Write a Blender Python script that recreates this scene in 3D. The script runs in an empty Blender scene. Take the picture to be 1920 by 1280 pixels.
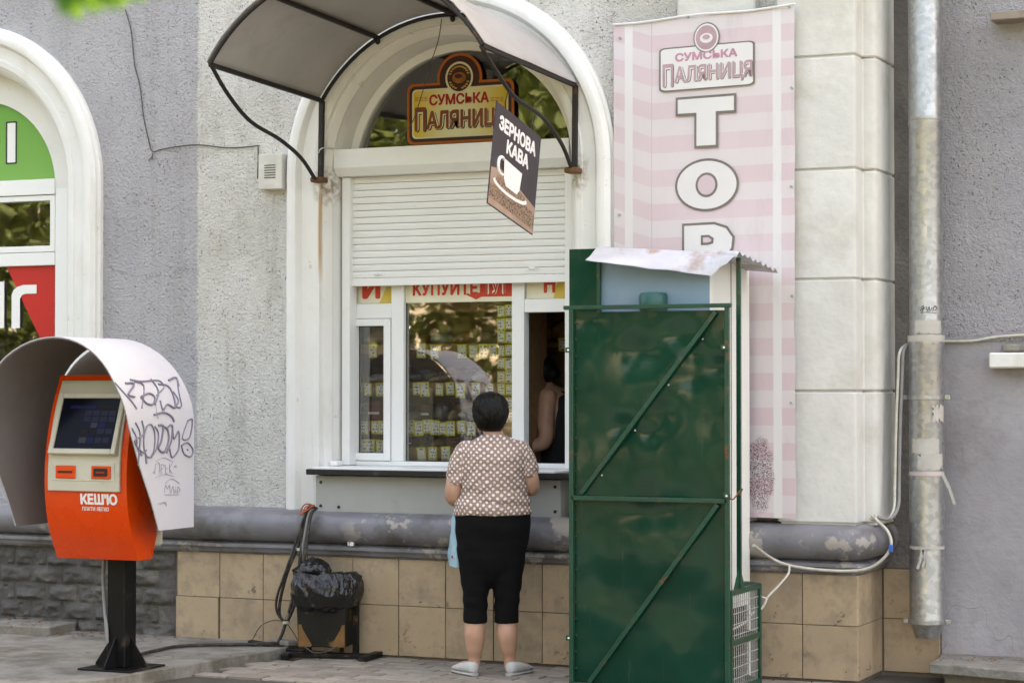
import bpy, bmesh, math, random
import numpy as np
from mathutils import Vector, Matrix, noise
random.seed(7); np.random.seed(7)
R = math.radians
SC = bpy.context.scene
COL = SC.collection
# ------------------------------------------------------------------ camera
F = 4070.0; PSI = R(24.07); TH = math.atan(85/F); HC = 1.625
rv = Vector((math.cos(PSI), math.sin(PSI), 0)); fl = Vector((-math.sin(PSI), math.cos(PSI), 0))
fv = fl*math.cos(TH)+Vector((0, 0, math.sin(TH))); uv_ = fl*-math.sin(TH)+Vector((0, 0, math.cos(TH)))
CX, CY = 5.6516, -11.785
cam = bpy.data.cameras.new('camera'); camo = bpy.data.objects.new('camera', cam); COL.objects.link(camo)
camo.location = (CX, CY, HC); camo.rotation_euler = (R(90)+TH, 0, PSI)
cam.sensor_width = 36; cam.lens = F/1920*36; cam.clip_end = 2000; cam.clip_start = .05
cam.dof.use_dof = True; cam.dof.focus_distance = 12.7; cam.dof.aperture_fstop = 2.8
SC.camera = camo
SC.cycles.max_bounces = 6; SC.cycles.diffuse_bounces = 3; SC.cycles.glossy_bounces = 3; SC.cycles.transmission_bounces = 2; SC.cycles.transparent_max_bounces = 10
# ------------------------------------------------------------------ sky, sun, exposure
SUN_EL, SUN_AZ = R(52), R(25)          # sun stands behind the shop: its front lies in open shade
wd = bpy.data.worlds.new('World'); SC.world = wd; wd.use_nodes = True
nt = wd.node_tree; sky = nt.nodes.new('ShaderNodeTexSky'); sky.sky_type = 'NISHITA'; sky.sun_disc = False
sky.sun_elevation = SUN_EL; sky.sun_rotation = SUN_AZ; sky.dust_density = 6; sky.air_density = 1.0; sky.ozone_density = .6
nt.links.new(sky.outputs[0], nt.nodes['Background'].inputs[0]); nt.nodes['Background'].inputs[1].default_value = .15
sl = bpy.data.lights.new('sun', 'SUN'); sl.energy = 3.5; sl.angle = R(.5); sl.color = (1, .95, .87)
slo = bpy.data.objects.new('sun', sl); COL.objects.link(slo)
sd = Vector((math.sin(SUN_AZ)*math.cos(SUN_EL), math.cos(SUN_AZ)*math.cos(SUN_EL), math.sin(SUN_EL)))
slo.rotation_euler = sd.to_track_quat('Z', 'Y').to_euler(); slo.location = (0, 4, 14)
SC.view_settings.view_transform = 'Standard'; SC.view_settings.look = 'None'
SC.view_settings.exposure = 2.95; SC.view_settings.gamma = 1.0; SC.view_settings.use_curve_mapping = False
SC.view_settings.use_white_balance = True; SC.view_settings.white_balance_temperature = 9000; SC.view_settings.white_balance_tint = 12

# ------------------------------------------------------------------ measuring helpers: photo pixel -> point on a known plane
def ray(px, py): return rv*((px-960)/F)+uv_*((640-py)/F)+fv
def P(px, py, Y=0.0):
    d = ray(px, py); t = (Y-CY)/d.y; return Vector((CX+t*d.x, Y, HC+t*d.z))
def G(px, py, Z=0.0):
    d = ray(px, py); t = (Z-HC)/d.z; return Vector((CX+t*d.x, CY+t*d.y, Z))
def PX(px, py, X):
    d = ray(px, py); t = (X-CX)/d.x; return Vector((X, CY+t*d.y, HC+t*d.z))
def hit(px, py, p0, n):
    d = ray(px, py); c = Vector((CX, CY, HC)); return c+d*((p0-c).dot(n)/d.dot(n))

# ------------------------------------------------------------------ mesh builder
ORI = {}
class MB:
    def __init__(s): s.v = []; s.f = []
    def add(s, vs, fs):
        o = len(s.v); s.v += [tuple(a) for a in vs]; s.f += [tuple(i+o for i in f) for f in fs]; return s
    def box(s, x0, x1, y0, y1, z0, z1):
        return s.add([(x0,y0,z0),(x1,y0,z0),(x1,y1,z0),(x0,y1,z0),(x0,y0,z1),(x1,y0,z1),(x1,y1,z1),(x0,y1,z1)],
                     [(0,3,2,1),(4,5,6,7),(0,1,5,4),(1,2,6,5),(2,3,7,6),(3,0,4,7)])
    def bar(s, a, b, w, h, up=(0,0,1)):
        a, b = Vector(a), Vector(b); d = (b-a).normalized(); u = Vector(up)
        if abs(d.dot(u)) > .97: u = Vector((0,1,0))
        r_ = d.cross(u).normalized()*w/2; u = r_.cross(d).normalized()*h/2
        q = [a-r_-u, a+r_-u, a+r_+u, a-r_+u, b-r_-u, b+r_-u, b+r_+u, b-r_+u]
        return s.add(q, [(0,1,2,3),(7,6,5,4),(0,4,5,1),(1,5,6,2),(2,6,7,3),(3,7,4,0)])
    def prism(s, poly, o, u, v, n, t, t0=0.0):
        o, u, v, n = map(Vector, (o, u, v, n)); k = len(poly)
        a = [o+u*p[0]+v*p[1]+n*t0 for p in poly]; b = [o+u*p[0]+v*p[1]+n*t for p in poly]
        return s.add(a+b, [tuple(range(k-1,-1,-1)), tuple(range(k,2*k))]+[(i,(i+1)%k,k+(i+1)%k,k+i) for i in range(k)])
    def tube(s, pts, r, n=8, cap=True):
        pts = [Vector(p) for p in pts]; k = len(pts); rr = r if isinstance(r, (list, tuple)) else [r]*k
        d = (pts[1]-pts[0]).normalized(); u = d.orthogonal().normalized(); vs = []
        for i in range(k):
            d = (pts[min(i+1,k-1)]-pts[max(i-1,0)]).normalized(); u = (u-d*u.dot(d)).normalized(); w = d.cross(u)
            vs += [pts[i]+(u*math.cos(a)+w*math.sin(a))*rr[i] for a in [2*math.pi*j/n for j in range(n)]]
        fs = [(i*n+j, i*n+(j+1)%n, (i+1)*n+(j+1)%n, (i+1)*n+j) for i in range(k-1) for j in range(n)]
        if cap: fs += [tuple(range(n-1,-1,-1)), tuple(range((k-1)*n, k*n))]
        return s.add(vs, fs)
    def loft(s, rings, n=28, pw=2.0):
        # ring: (cx, cy, z, rx, ry)
        vs = []
        for (cx, cy, z, rx, ry) in rings:
            for j in range(n):
                a = 2*math.pi*j/n; c, q = math.cos(a), math.sin(a)
                vs.append((cx+rx*math.copysign(abs(c)**(2/pw), c), cy+ry*math.copysign(abs(q)**(2/pw), q), z))
        k = len(rings)
        fs = [(i*n+j, i*n+(j+1)%n, (i+1)*n+(j+1)%n, (i+1)*n+j) for i in range(k-1) for j in range(n)]
        fs += [tuple(range(n-1,-1,-1)), tuple(range((k-1)*n, k*n))]
        return s.add(vs, fs)
    def lathe(s, prof, c, n=24):
        vs = [(c[0]+r*math.cos(2*math.pi*j/n), c[1]+r*math.sin(2*math.pi*j/n), c[2]+z) for r, z in prof for j in range(n)]
        k = len(prof); fs = [(i*n+j, i*n+(j+1)%n, (i+1)*n+(j+1)%n, (i+1)*n+j) for i in range(k-1) for j in range(n)]
        fs += [tuple(range(n-1,-1,-1)), tuple(range((k-1)*n, k*n))]
        return s.add(vs, fs)
    def ball(s, c, rx, ry=None, rz=None, n=12):
        ry = ry or rx; rz = rz or rx; m = n//2+2
        return s.loft([(c[0], c[1], c[2]-rz*math.cos(math.pi*i/m), max(rx*math.sin(math.pi*i/m), 1e-4), max(ry*math.sin(math.pi*i/m), 1e-4)) for i in range(m+1)], n)
    def grid(s, fn, nu, nv, closed=False):
        vs = [fn(i/nu, j/nv) for i in range(nu+1) for j in range(nv+1)]
        return s.add(vs, [(i*(nv+1)+j, (i+1)*(nv+1)+j, (i+1)*(nv+1)+j+1, i*(nv+1)+j+1) for i in range(nu) for j in range(nv)])
    def sheet(s, fn, nu, nv, t):
        # grid with real thickness; t: vector or function(u,v)->vector
        a = [Vector(fn(i/nu, j/nv)) for i in range(nu+1) for j in range(nv+1)]
        T = t if callable(t) else (lambda u, v: Vector(t))
        b = [a[i*(nv+1)+j]+T(i/nu, j/nv) for i in range(nu+1) for j in range(nv+1)]
        N = len(a); q = lambda i, j: i*(nv+1)+j
        fs = []
        for i in range(nu):
            for j in range(nv):
                fs.append((q(i,j), q(i+1,j), q(i+1,j+1), q(i,j+1))); fs.append((N+q(i,j+1), N+q(i+1,j+1), N+q(i+1,j), N+q(i,j)))
        for i in range(nu):
            fs.append((q(i+1,0), q(i,0), N+q(i,0), N+q(i+1,0))); fs.append((q(i,nv), q(i+1,nv), N+q(i+1,nv), N+q(i,nv)))
        for j in range(nv):
            fs.append((q(0,j), q(0,j+1), N+q(0,j+1), N+q(0,j))); fs.append((q(nu,j+1), q(nu,j), N+q(nu,j), N+q(nu,j+1)))
        return s.add(a+b, fs)
    def text(s, body, o, u, v, n, w=None, h=None, bold=0.0, t=.0012, t0=0.0, space=1.0, bounds=None):
        vs, fs, bb = text_geo(body, 0.0, space)
        x0, x1, y0, y1 = bounds or bb; b = bold*.8; x0, x1, y0, y1 = x0-b, x1+b, y0-b, y1+b
        sx = w/(x1-x0) if w else h/(y1-y0); sy = h/(y1-y0) if h else sx
        o, u, v, n = map(Vector, (o, u, v, n))
        cps = [(0, 0)]+([(b*math.cos(R(a)), b*math.sin(R(a))) for a in range(0, 360, 45 if bold > .03 else 90)] if b else [])
        for k, (dx, dy) in enumerate(cps):
            e = k*.00006
            s.add([o+u*((p[0]+dx-x0)*sx)+v*((p[1]+dy-y0)*sy)+n*(e+t0+(t-t0)*(.5+.5*(1 if p[2] > 0 else -1))) for p in vs], fs)
        return s
    def mesh(s, name, o=(0,0,0), bevel=0, seg=1, smooth=None, fix=True):
        me = bpy.data.meshes.new(name)
        me.from_pydata([(a[0]-o[0], a[1]-o[1], a[2]-o[2]) for a in s.v], [], s.f)
        if bevel or fix:
            bm = bmesh.new(); bm.from_mesh(me)
            if fix: bmesh.ops.recalc_face_normals(bm, faces=bm.faces)
            if bevel:
                es = [e for e in bm.edges if len(e.link_faces) == 2 and e.calc_face_angle(0) > R(28)]
                bmesh.ops.bevel(bm, geom=es, offset=bevel, segments=seg, affect='EDGES', profile=.6)
            bm.to_mesh(me); bm.free()
        if smooth:
            me.shade_smooth(); me.set_sharp_from_angle(angle=R(smooth))
        return me
    def build(s, name, mat, parent=None, **k):
        o = ORI[parent.name] if parent else (0,0,0)
        ob = bpy.data.objects.new(name, s.mesh(name, o, **k)); COL.objects.link(ob)
        if mat: ob.data.materials.append(mat)
        if parent: ob.parent = parent
        ORI[ob.name] = o
        return ob
TG = {}
def text_geo(body, bold, space):
    key = (body, bold, space)
    if key in TG: return TG[key]
    cu = bpy.data.curves.new('t', 'FONT'); cu.body = body; cu.size = 1; cu.offset = bold; cu.extrude = .01; cu.space_character = space; cu.resolution_u = 5
    ob = bpy.data.objects.new('t', cu); COL.objects.link(ob)
    dg = bpy.context.evaluated_depsgraph_get(); me = bpy.data.meshes.new_from_object(ob.evaluated_get(dg))
    vs = [tuple(a.co) for a in me.vertices]; fs = [tuple(p.vertices) for p in me.polygons]
    bpy.data.objects.remove(ob); bpy.data.curves.remove(cu); bpy.data.meshes.remove(me)
    xs = [a[0] for a in vs] or [0, 1]; ys = [a[1] for a in vs] or [0, 1]
    TG[key] = (vs, fs, (min(xs), max(xs), min(ys), max(ys))); return TG[key]
def fuse(mb, vox, it=6, name='t', fac=.5):
    ob = bpy.data.objects.new(name, mb.mesh(name)); COL.objects.link(ob)
    m = ob.modifiers.new('r', 'REMESH'); m.mode = 'VOXEL'; m.voxel_size = vox
    q = ob.modifiers.new('s', 'SMOOTH'); q.iterations = it; q.factor = fac
    dg = bpy.context.evaluated_depsgraph_get(); me = bpy.data.meshes.new_from_object(ob.evaluated_get(dg)); me.name = name
    bpy.data.objects.remove(ob); me.shade_smooth(); return me
def obj_mesh(name, me, mat, parent, o=None):
    ob = bpy.data.objects.new(name, me); COL.objects.link(ob)
    me.materials.clear(); me.materials.append(mat)
    if parent: ob.parent = parent
    ORI[ob.name] = ORI[parent.name] if parent else (0,0,0)
    return ob
def tag(o, label=None, cat=None, group=None, kind=None):
    if label: o['label'] = label
    if cat: o['category'] = cat
    if group: o['group'] = group
    if kind: o['kind'] = kind
    return o
def thing(name, loc, label, cat, group=None):
    e = bpy.data.objects.new(name, None); COL.objects.link(e); e.location = loc; e.empty_display_size = .1
    ORI[e.name] = tuple(loc); return tag(e, label, cat, group)
def inst(src, name, parent, loc, rot=None, mat=None):
    # a copy that shares its mesh; loc in world space
    c = src.copy(); c.name = name; COL.objects.link(c); c.parent = parent
    o = ORI[parent.name] if parent else (0,0,0); c.location = (loc[0]-o[0], loc[1]-o[1], loc[2]-o[2]); ORI[c.name] = o
    if rot: c.rotation_euler = rot
    return c
def rrect(x0, x1, y0, y1, r, n=5):
    p = []
    for cx, cy, a0 in ((x1-r, y1-r, 0), (x0+r, y1-r, 90), (x0+r, y0+r, 180), (x1-r, y0+r, 270)):
        p += [(cx+r*math.cos(R(a0+90*i/n)), cy+r*math.sin(R(a0+90*i/n))) for i in range(n+1)]
    return p
def ell(cx, cy, rx, ry, n=28): return [(cx+rx*math.cos(2*math.pi*i/n), cy+ry*math.sin(2*math.pi*i/n)) for i in range(n)]
def spline(pts, n=6):
    pts = [Vector(p) for p in pts]; out = []
    for i in range(len(pts)-1):
        a, b, c, d = pts[max(i-1,0)], pts[i], pts[i+1], pts[min(i+2,len(pts)-1)]
        for k in range(n):
            t = k/n; out.append(.5*((2*b)+(c-a)*t+(2*a-5*b+4*c-d)*t*t+(3*b-a-3*c+d)*t**3))
    return out+[pts[-1]]
XU, YU, ZU = Vector((1,0,0)), Vector((0,1,0)), Vector((0,0,1)); NY = Vector((0,-1,0))
ORD = 'first second third fourth fifth sixth seventh eighth ninth tenth eleventh twelfth thirteenth fourteenth'.split()

# ------------------------------------------------------------------ materials
class N:
    def __init__(s, name):
        s.m = bpy.data.materials.new(name); s.m.use_nodes = True; s.t = s.m.node_tree; s.b = s.t.nodes['Principled BSDF']
        tc = s.t.nodes.new('ShaderNodeTexCoord'); oi = s.t.nodes.new('ShaderNodeObjectInfo')
        ad = s.n('ShaderNodeVectorMath', operation='MULTIPLY_ADD'); s.l(tc.outputs['Object'], ad.inputs[0]); ad.inputs[1].default_value = (1,1,1)
        cm = s.n('ShaderNodeCombineXYZ')
        for i, k in enumerate((3.1, 7.3, 5.7)):
            mm = s.n('ShaderNodeMath', operation='MULTIPLY'); s.l(oi.outputs['Random'], mm.inputs[0]); mm.inputs[1].default_value = k; s.l(mm.outputs[0], cm.inputs[i])
        s.l(cm.outputs[0], ad.inputs[2]); s.co = ad.outputs[0]; s.raw = tc.outputs['Object']; s.gen = tc.outputs['Generated']; s.rnd = oi.outputs['Random']
    def n(s, t, **k):
        q = s.t.nodes.new(t)
        for a, b in k.items(): setattr(q, a, b)
        return q
    def l(s, a, b): s.t.links.new(a, b)
    def noise(s, scale, det=4, rough=.55, co=None, stretch=None):
        q = s.n('ShaderNodeTexNoise'); q.inputs['Scale'].default_value = scale; q.inputs['Detail'].default_value = min(det, 4); q.inputs['Roughness'].default_value = rough
        c = co or s.co
        if stretch:
            mp = s.n('ShaderNodeMapping'); mp.inputs['Scale'].default_value = stretch; s.l(c, mp.inputs[0]); c = mp.outputs[0]
        s.l(c, q.inputs['Vector']); return q.outputs['Fac']
    def voro(s, scale, co=None, feature='F1'):
        q = s.n('ShaderNodeTexVoronoi'); q.feature = feature; q.inputs['Scale'].default_value = scale; s.l(co or s.co, q.inputs['Vector']); return q.outputs['Distance']
    def ramp(s, v, a, b, lo=0, hi=1, smooth=False):
        q = s.n('ShaderNodeMapRange'); q.interpolation_type = 'SMOOTHSTEP' if smooth else 'LINEAR'
        s.l(v, q.inputs[0]); q.inputs[1].default_value = a; q.inputs[2].default_value = b; q.inputs[3].default_value = lo; q.inputs[4].default_value = hi; return q.outputs[0]
    def mix(s, f, a, b, bt='MIX'):
        q = s.n('ShaderNodeMix', data_type='RGBA', blend_type=bt)
        for v, i in ((f, 0), (a, 6), (b, 7)):
            if isinstance(v, (int, float)): q.inputs[i].default_value = v
            elif isinstance(v, tuple): q.inputs[i].default_value = v+(1,) if len(v) == 3 else v
            else: s.l(v, q.inputs[i])
        return q.outputs[2]
    def math(s, op, a, b=0.0, c=None):
        q = s.n('ShaderNodeMath', operation=op)
        for i, v in enumerate((a, b, c)):
            if v is None: continue
            if isinstance(v, (int, float)): q.inputs[i].default_value = v
            else: s.l(v, q.inputs[i])
        return q.outputs[0]
    def xyz(s, co=None):
        q = s.n('ShaderNodeSeparateXYZ'); s.l(co or s.raw, q.inputs[0]); return q.outputs
    def bump(s, h, strength=.3, dist=.01):
        q = s.n('ShaderNodeBump'); q.inputs['Strength'].default_value = strength; q.inputs['Distance'].default_value = dist; s.l(h, q.inputs['Height'])
        prev = s.b.inputs['Normal'].links
        if prev: s.l(prev[0].from_socket, q.inputs['Normal'])
        s.l(q.outputs[0], s.b.inputs['Normal'])
    def set(s, col=None, rough=None, metal=None, spec=None):
        for v, k in ((col, 'Base Color'), (rough, 'Roughness'), (metal, 'Metallic'), (spec, 'Specular IOR Level')):
            if v is None: continue
            if isinstance(v, (int, float)): s.b.inputs[k].default_value = v
            elif isinstance(v, tuple): s.b.inputs[k].default_value = v+(1,)
            else: s.l(v, s.b.inputs[k])
        return s.m
def mat(name, col, rough=.6, metal=0, var=.12, vs=6, bump=0, bs=60, bd=.003, dirt=None, dscale=4, dth=(.52,.72), damt=.7, spec=.4, rvar=0, stretch=None):
    n = N(name); c = n.mix(n.ramp(n.noise(vs, 5, stretch=stretch), .3, .7), tuple(x*(1-var) for x in col), tuple(min(1, x*(1+var)) for x in col))
    c = n.mix(n.ramp(n.noise(vs*9, 3), .35, .65, 0, .35), c, tuple(x*(1-var*1.3) for x in col))
    if dirt:
        f = n.ramp(n.noise(dscale, 8, .65, stretch=stretch), dth[0], dth[1], 0, damt); c = n.mix(f, c, dirt)
    r = rough if not rvar else n.ramp(n.noise(vs*2, 4), .3, .7, rough-rvar, rough+rvar)
    if bump: n.bump(n.noise(bs, 5), bump, bd)
    return n.set(c, r, metal, spec)
M = {}
def stucco(name, cfun, bump=1.0):
    n = N(name); c = cfun(n)
    big = n.noise(46, 3, .6); fine = n.noise(105, 2, .6)
    def pits(sc, r, nsc, lo):
        return n.math('MAXIMUM', n.ramp(n.voro(sc), r*.35, r, 0, 1, True), n.ramp(n.noise(nsc, 1), lo, lo+.05, 1, 0))
    pit = n.math('MULTIPLY', pits(36, .22, 11, .49), pits(64, .26, 17, .46))
    h = n.math('ADD', n.math('MULTIPLY', big, .8), n.math('MULTIPLY', fine, .5)); h = n.math('MULTIPLY', h, n.ramp(pit, 0, 1, .2, 1))
    n.bump(h, bump, .021)
    c = n.mix(n.ramp(pit, 0, .8, .7, 0), c, (.11,.10,.095))
    return n.set(c, .92, 0, .15)
def shop_cols(n):
    x = n.xyz(n.raw)[0]; z = n.xyz(n.raw)[2]
    edge = n.math('ADD', x, n.math('MULTIPLY', n.noise(7, 5, co=n.raw), .06))
    f = n.ramp(edge, -1.785, -1.765)
    lil = n.mix(n.ramp(n.noise(2.2, 5), .35, .65), (.40,.395,.42), (.46,.455,.475))
    wh = n.mix(n.ramp(n.noise(2.0, 6, .6), .35, .7), (.68,.67,.64), (.57,.56,.53))
    g = n.ramp(n.noise(3.5, 7, .7, stretch=(1.2,1,.5)), .54, .76, 0, .55); wh = n.mix(g, wh, (.36,.33,.28)); wh = n.mix(n.ramp(n.noise(1.1, 4, .7), .5, .68, 0, .4), wh, (.46,.43,.37)); lil = n.mix(n.ramp(n.noise(1.3, 4, .7), .52, .7, 0, .45), lil, (.34,.335,.345))
    c = n.mix(f, lil, wh); stk = n.ramp(n.noise(5, 4, .7, stretch=(2.4,1,.12)), .55, .72, 0, .35); return n.mix(stk, c, (.30,.285,.26))
M['stucco'] = stucco('stucco_two_tone', shop_cols)
M['stucco_grey'] = stucco('stucco_lilac', lambda n: n.mix(n.ramp(n.noise(2.2, 5), .35, .65), (.33,.32,.34), (.39,.38,.40)), .9)
def plaster_lilac():
    n = N('plaster_lilac'); c = n.mix(n.ramp(n.noise(1.6, 6), .35, .65), (.30,.285,.30), (.38,.365,.385))
    g = n.ramp(n.noise(3, 4, .75), .50, .72, 0, .6); c = n.mix(g, c, (.22,.20,.20))
    q = n.noise(1.3, 3); cr = n.math('ABSOLUTE', n.math('SUBTRACT', n.noise(.8, 4, .7), .5)); cr = n.math('MULTIPLY', n.ramp(cr, 0, .0022, .7, 0), n.ramp(q, .55, .62)); c = n.mix(cr, c, (.10,.09,.09))
    n.bump(n.noise(26, 7, .6), .5, .012); return n.set(c, .85, 0, .2)
M['plaster'] = plaster_lilac()
def arch_mat():
    n = N('arch_white_paint'); c = n.mix(n.ramp(n.noise(3, 4), .3, .7), (.71,.71,.675), (.78,.78,.755))
    c = n.mix(n.ramp(n.noise(3.2, 4, .65, stretch=(1.5,1.5,.35)), .55, .8, 0, .55), c, (.50,.46,.37))
    x, y, z = n.xyz(n.raw); w = n.math('ABSOLUTE', n.math('ADD', n.math('SUBTRACT', x, -.897), n.math('MULTIPLY', n.math('SUBTRACT', n.noise(4, 2, co=n.raw), .5), .012)))
    f = n.math('MULTIPLY', n.ramp(w, .003, .009, .75, 0), n.math('MULTIPLY', n.ramp(z, 2.25, 2.45), n.ramp(z, 2.75, 2.9, 1, .15))); c = n.mix(f, c, (.50,.27,.09))
    for bx_ in (-.87, .82):   # rust bled round the brackets
        d = n.math('SQRT', n.math('ADD', n.math('POWER', n.math('SUBTRACT', x, bx_), 2.0), n.math('POWER', n.math('MULTIPLY', n.math('SUBTRACT', z, 2.87), .6), 2.0)))
        f = n.math('MULTIPLY', n.ramp(n.math('ADD', d, n.math('MULTIPLY', n.noise(18, 4), .10)), .07, .14, .8, 0), n.ramp(n.noise(30, 3), .35, .6)); c = n.mix(f, c, (.22,.13,.06))
    ch = n.ramp(n.noise(7, 4, .7), .66, .69, 0, .6); c = n.mix(ch, c, (.50,.48,.44))
    n.bump(n.noise(24, 4), .4, .008); return n.set(c, .7, 0, .25)
M['arch'] = arch_mat()
M['stone'] = mat('pilaster_whitewash', (.63,.63,.60), .85, var=.07, vs=2.5, bump=.6, bs=14, bd=.010, dirt=(.42,.39,.33), dscale=2.6, dth=(.50,.74), damt=.6, spec=.2)
def mould_mat():
    n = N('moulding_grey_paint'); c = n.mix(n.ramp(n.noise(4, 4), .3, .7), (.155,.155,.17), (.22,.22,.24)); x, y, z = n.xyz(n.raw)
    g = n.ramp(n.noise(2.6, 4, .7), .48, .66, 0, .8); c = n.mix(g, c, (.085,.078,.066)); k = n.math('MULTIPLY', n.ramp(n.noise(6, 4, .65), .56, .60), n.ramp(n.noise(1.1, 1), .45, .55)); c = n.mix(n.math('MULTIPLY', k, .85), c, (.38,.35,.31))
    n.bump(n.noise(20, 4), .45, .010); return n.set(c, n.ramp(n.noise(5, 3), .35, .65, .30, .55), 0, .5)
M['mould'] = mould_mat()
def tile_mat():
    n = N('beige_tile'); c = n.mix(n.ramp(n.noise(3, 6), .3, .7), (.42,.315,.205), (.50,.38,.255))
    sp = n.ramp(n.noise(160, 2), .62, .72, 0, .5); c = n.mix(sp, c, (.17,.12,.075))
    z = n.xyz()[2]; st = n.ramp(n.noise(3.5, 4, .78), .47, .66, 0, .75); c = n.mix(st, c, (.21,.175,.135)); c = n.mix(n.math('MULTIPLY', n.ramp(n.noise(11, 4, .75), .60, .66), n.ramp(n.xyz()[2], .06, .24, .9, .0)), c, (.07,.058,.045))
    f = n.math('MULTIPLY', n.rnd, .5); c = n.mix(f, c, (.33,.25,.17)); n.bump(n.noise(70, 4), .15, .002)
    return n.set(c, .55, 0, .35)
M['tile'] = tile_mat()
M['grout'] = mat('grout', (.16,.13,.10), .95, bump=.5, bs=80)
M['rustic'] = mat('rock_faced_grey', (.105,.10,.095), .9, var=.25, vs=7, bump=.9, bs=24, bd=.014, dirt=(.24,.22,.19), dscale=6, damt=.6)
M['pvc'] = mat('white_pvc', (.80,.81,.80), .32, var=.02, vs=3, spec=.5, dirt=(.55,.53,.46), dscale=5, dth=(.62,.85), damt=.25)
M['shutter'] = mat('shutter_white', (.78,.79,.77), .45, var=.03, vs=4, spec=.4, dirt=(.55,.54,.48), dscale=4, dth=(.55,.8), damt=.3, stretch=(.6,1,2))
M['black'] = mat('black_board', (.018,.018,.017), .45, var=.2, spec=.4, dirt=(.16,.15,.13), dscale=6, dth=(.62,.75), damt=.5)
M['panel'] = mat('grey_sheet_metal', (.36,.37,.35), .5, var=.06, vs=3, spec=.4, dirt=(.22,.22,.22), dscale=2.5, dth=(.5,.72), damt=.5)
M['iron'] = mat('dark_iron', (.024,.019,.016), .65, .1, var=.25, vs=20, dirt=(.12,.055,.025), dscale=12, dth=(.58,.7), damt=.7)
M['rust'] = mat('rust', (.16,.075,.032), .9, var=.35, vs=18, bump=.5, bs=70)
def galv():
    n = N('galvanised_steel'); v = n.n('ShaderNodeTexVoronoi'); v.inputs['Scale'].default_value = 38; n.l(n.co, v.inputs['Vector'])
    g = n.n('ShaderNodeRGBToBW'); n.l(v.outputs['Color'], g.inputs[0])
    c = n.mix(n.ramp(g.outputs[0], .2, .8), (.34,.35,.35), (.45,.46,.46)); c = n.mix(n.ramp(n.noise(3, 7, .7, stretch=(1,1,.35)), .52, .7, 0, .45), c, (.36,.35,.33))
    r = n.ramp(n.noise(22, 5), .3, .7, .3, .55); n.bump(n.noise(5, 3), .12, .01); return n.set(c, r, .85)
M['galv'] = galv()
M['zinc'] = mat('painted_zinc_sheet', (.50,.51,.55), .5, .35, var=.1, vs=5, bump=.3, bs=9, bd=.01, dirt=(.30,.14,.06), dscale=3.0, dth=(.54,.66), damt=.8)
def green_paint():
    n = N('green_gloss_paint'); c = n.mix(n.ramp(n.noise(2.5, 5), .35, .7), (.001,.033,.020), (.0018,.046,.028))
    vst = n.ramp(n.noise(4, 8, .75, stretch=(7,7,.4)), .62, .72, 0, .3); c = n.mix(vst, c, (.06,.09,.065))
    rs = n.ramp(n.noise(6, 8, .7), .73, .77, 0, .85); c = n.mix(rs, c, (.10,.04,.02))
    n.bump(n.noise(2.6, 2, stretch=(1,1,.8)), .55, .05); n.bump(n.noise(90, 2), .05, .002)
    return n.set(c, n.ramp(n.noise(9, 5), .3, .7, .09, .17), 0, .34)
M['green'] = green_paint()
M['green_frame'] = mat('green_frame_paint', (.003,.058,.035), .35, var=.2, vs=9, spec=.5, dirt=(.14,.055,.025), dscale=14, dth=(.60,.68), damt=.85)
M['blue'] = mat('pale_blue_panel', (.20,.31,.41), .5, var=.06, vs=2, spec=.35, dirt=(.32,.36,.38), dscale=3, dth=(.55,.75), damt=.4)
M['white_panel'] = mat('white_fridge_panel', (.74,.75,.72), .45, var=.03, vs=3, spec=.4, dirt=(.55,.52,.44), dscale=3, dth=(.58,.8), damt=.4, stretch=(2,2,.3))
def canopy_mat():
    n = N('canopy_sheet'); c = n.mix(n.ramp(n.noise(3, 5), .3, .7), (.37,.355,.345), (.44,.42,.41)); c = n.mix(n.ramp(n.noise(4, 4, .7), .52, .72, 0, .5), c, (.30,.28,.26))
    return n.set(c, .45, 0, .4)
M['canopy'] = canopy_mat()
M['orange'] = mat('orange_gloss', (.80,.062,.004), .30, var=.05, vs=3, spec=.5, dirt=(.40,.07,.02), dscale=6, dth=(.58,.75), damt=.35, rvar=.08)
M['cream'] = mat('cream_plastic', (.58,.56,.46), .45, var=.05, vs=5, spec=.4, dirt=(.36,.33,.26), dscale=7, dth=(.55,.75), damt=.4)
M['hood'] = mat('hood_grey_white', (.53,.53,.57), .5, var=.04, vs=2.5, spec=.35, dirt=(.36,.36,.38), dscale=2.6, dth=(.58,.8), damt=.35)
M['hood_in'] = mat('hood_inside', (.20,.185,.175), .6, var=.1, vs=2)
M['post'] = mat('black_post_paint', (.007,.007,.0075), .42, var=.3, vs=8, spec=.22, dirt=(.09,.07,.055), dscale=7, dth=(.58,.72), damt=.6)
M['marker'] = mat('marker_ink', (.19,.18,.235), .6, var=.2, vs=30)
M['marker_faint'] = mat('pencil_mark', (.36,.36,.40), .7, var=.15, vs=30)
M['white_print'] = mat('white_print', (.82,.82,.80), .5, var=.02)
M['black_print'] = mat('black_print', (.02,.02,.02), .5, var=.1)
M['cable'] = mat('black_cable', (.03,.028,.026), .55, var=.3, vs=30, dirt=(.16,.14,.12), dscale=18, dth=(.5,.7), damt=.6)
M['cable_grey'] = mat('grey_cable', (.24,.24,.235), .5, var=.15, vs=20)
M['cable_white'] = mat('white_cable', (.55,.53,.46), .5, var=.12, vs=20, dirt=(.30,.27,.22), dscale=12, dth=(.5,.7), damt=.5)
M['wire'] = mat('thin_wire', (.075,.07,.065), .6, var=.3, vs=20)
M['wire_red'] = mat('orange_wire', (.42,.09,.035), .5, var=.15)
M['concrete'] = mat('old_concrete', (.25,.235,.205), .92, var=.22, vs=5, bump=.9, bs=22, bd=.014, dirt=(.10,.088,.068), dscale=3.5, dth=(.46,.66), damt=.75)
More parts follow.
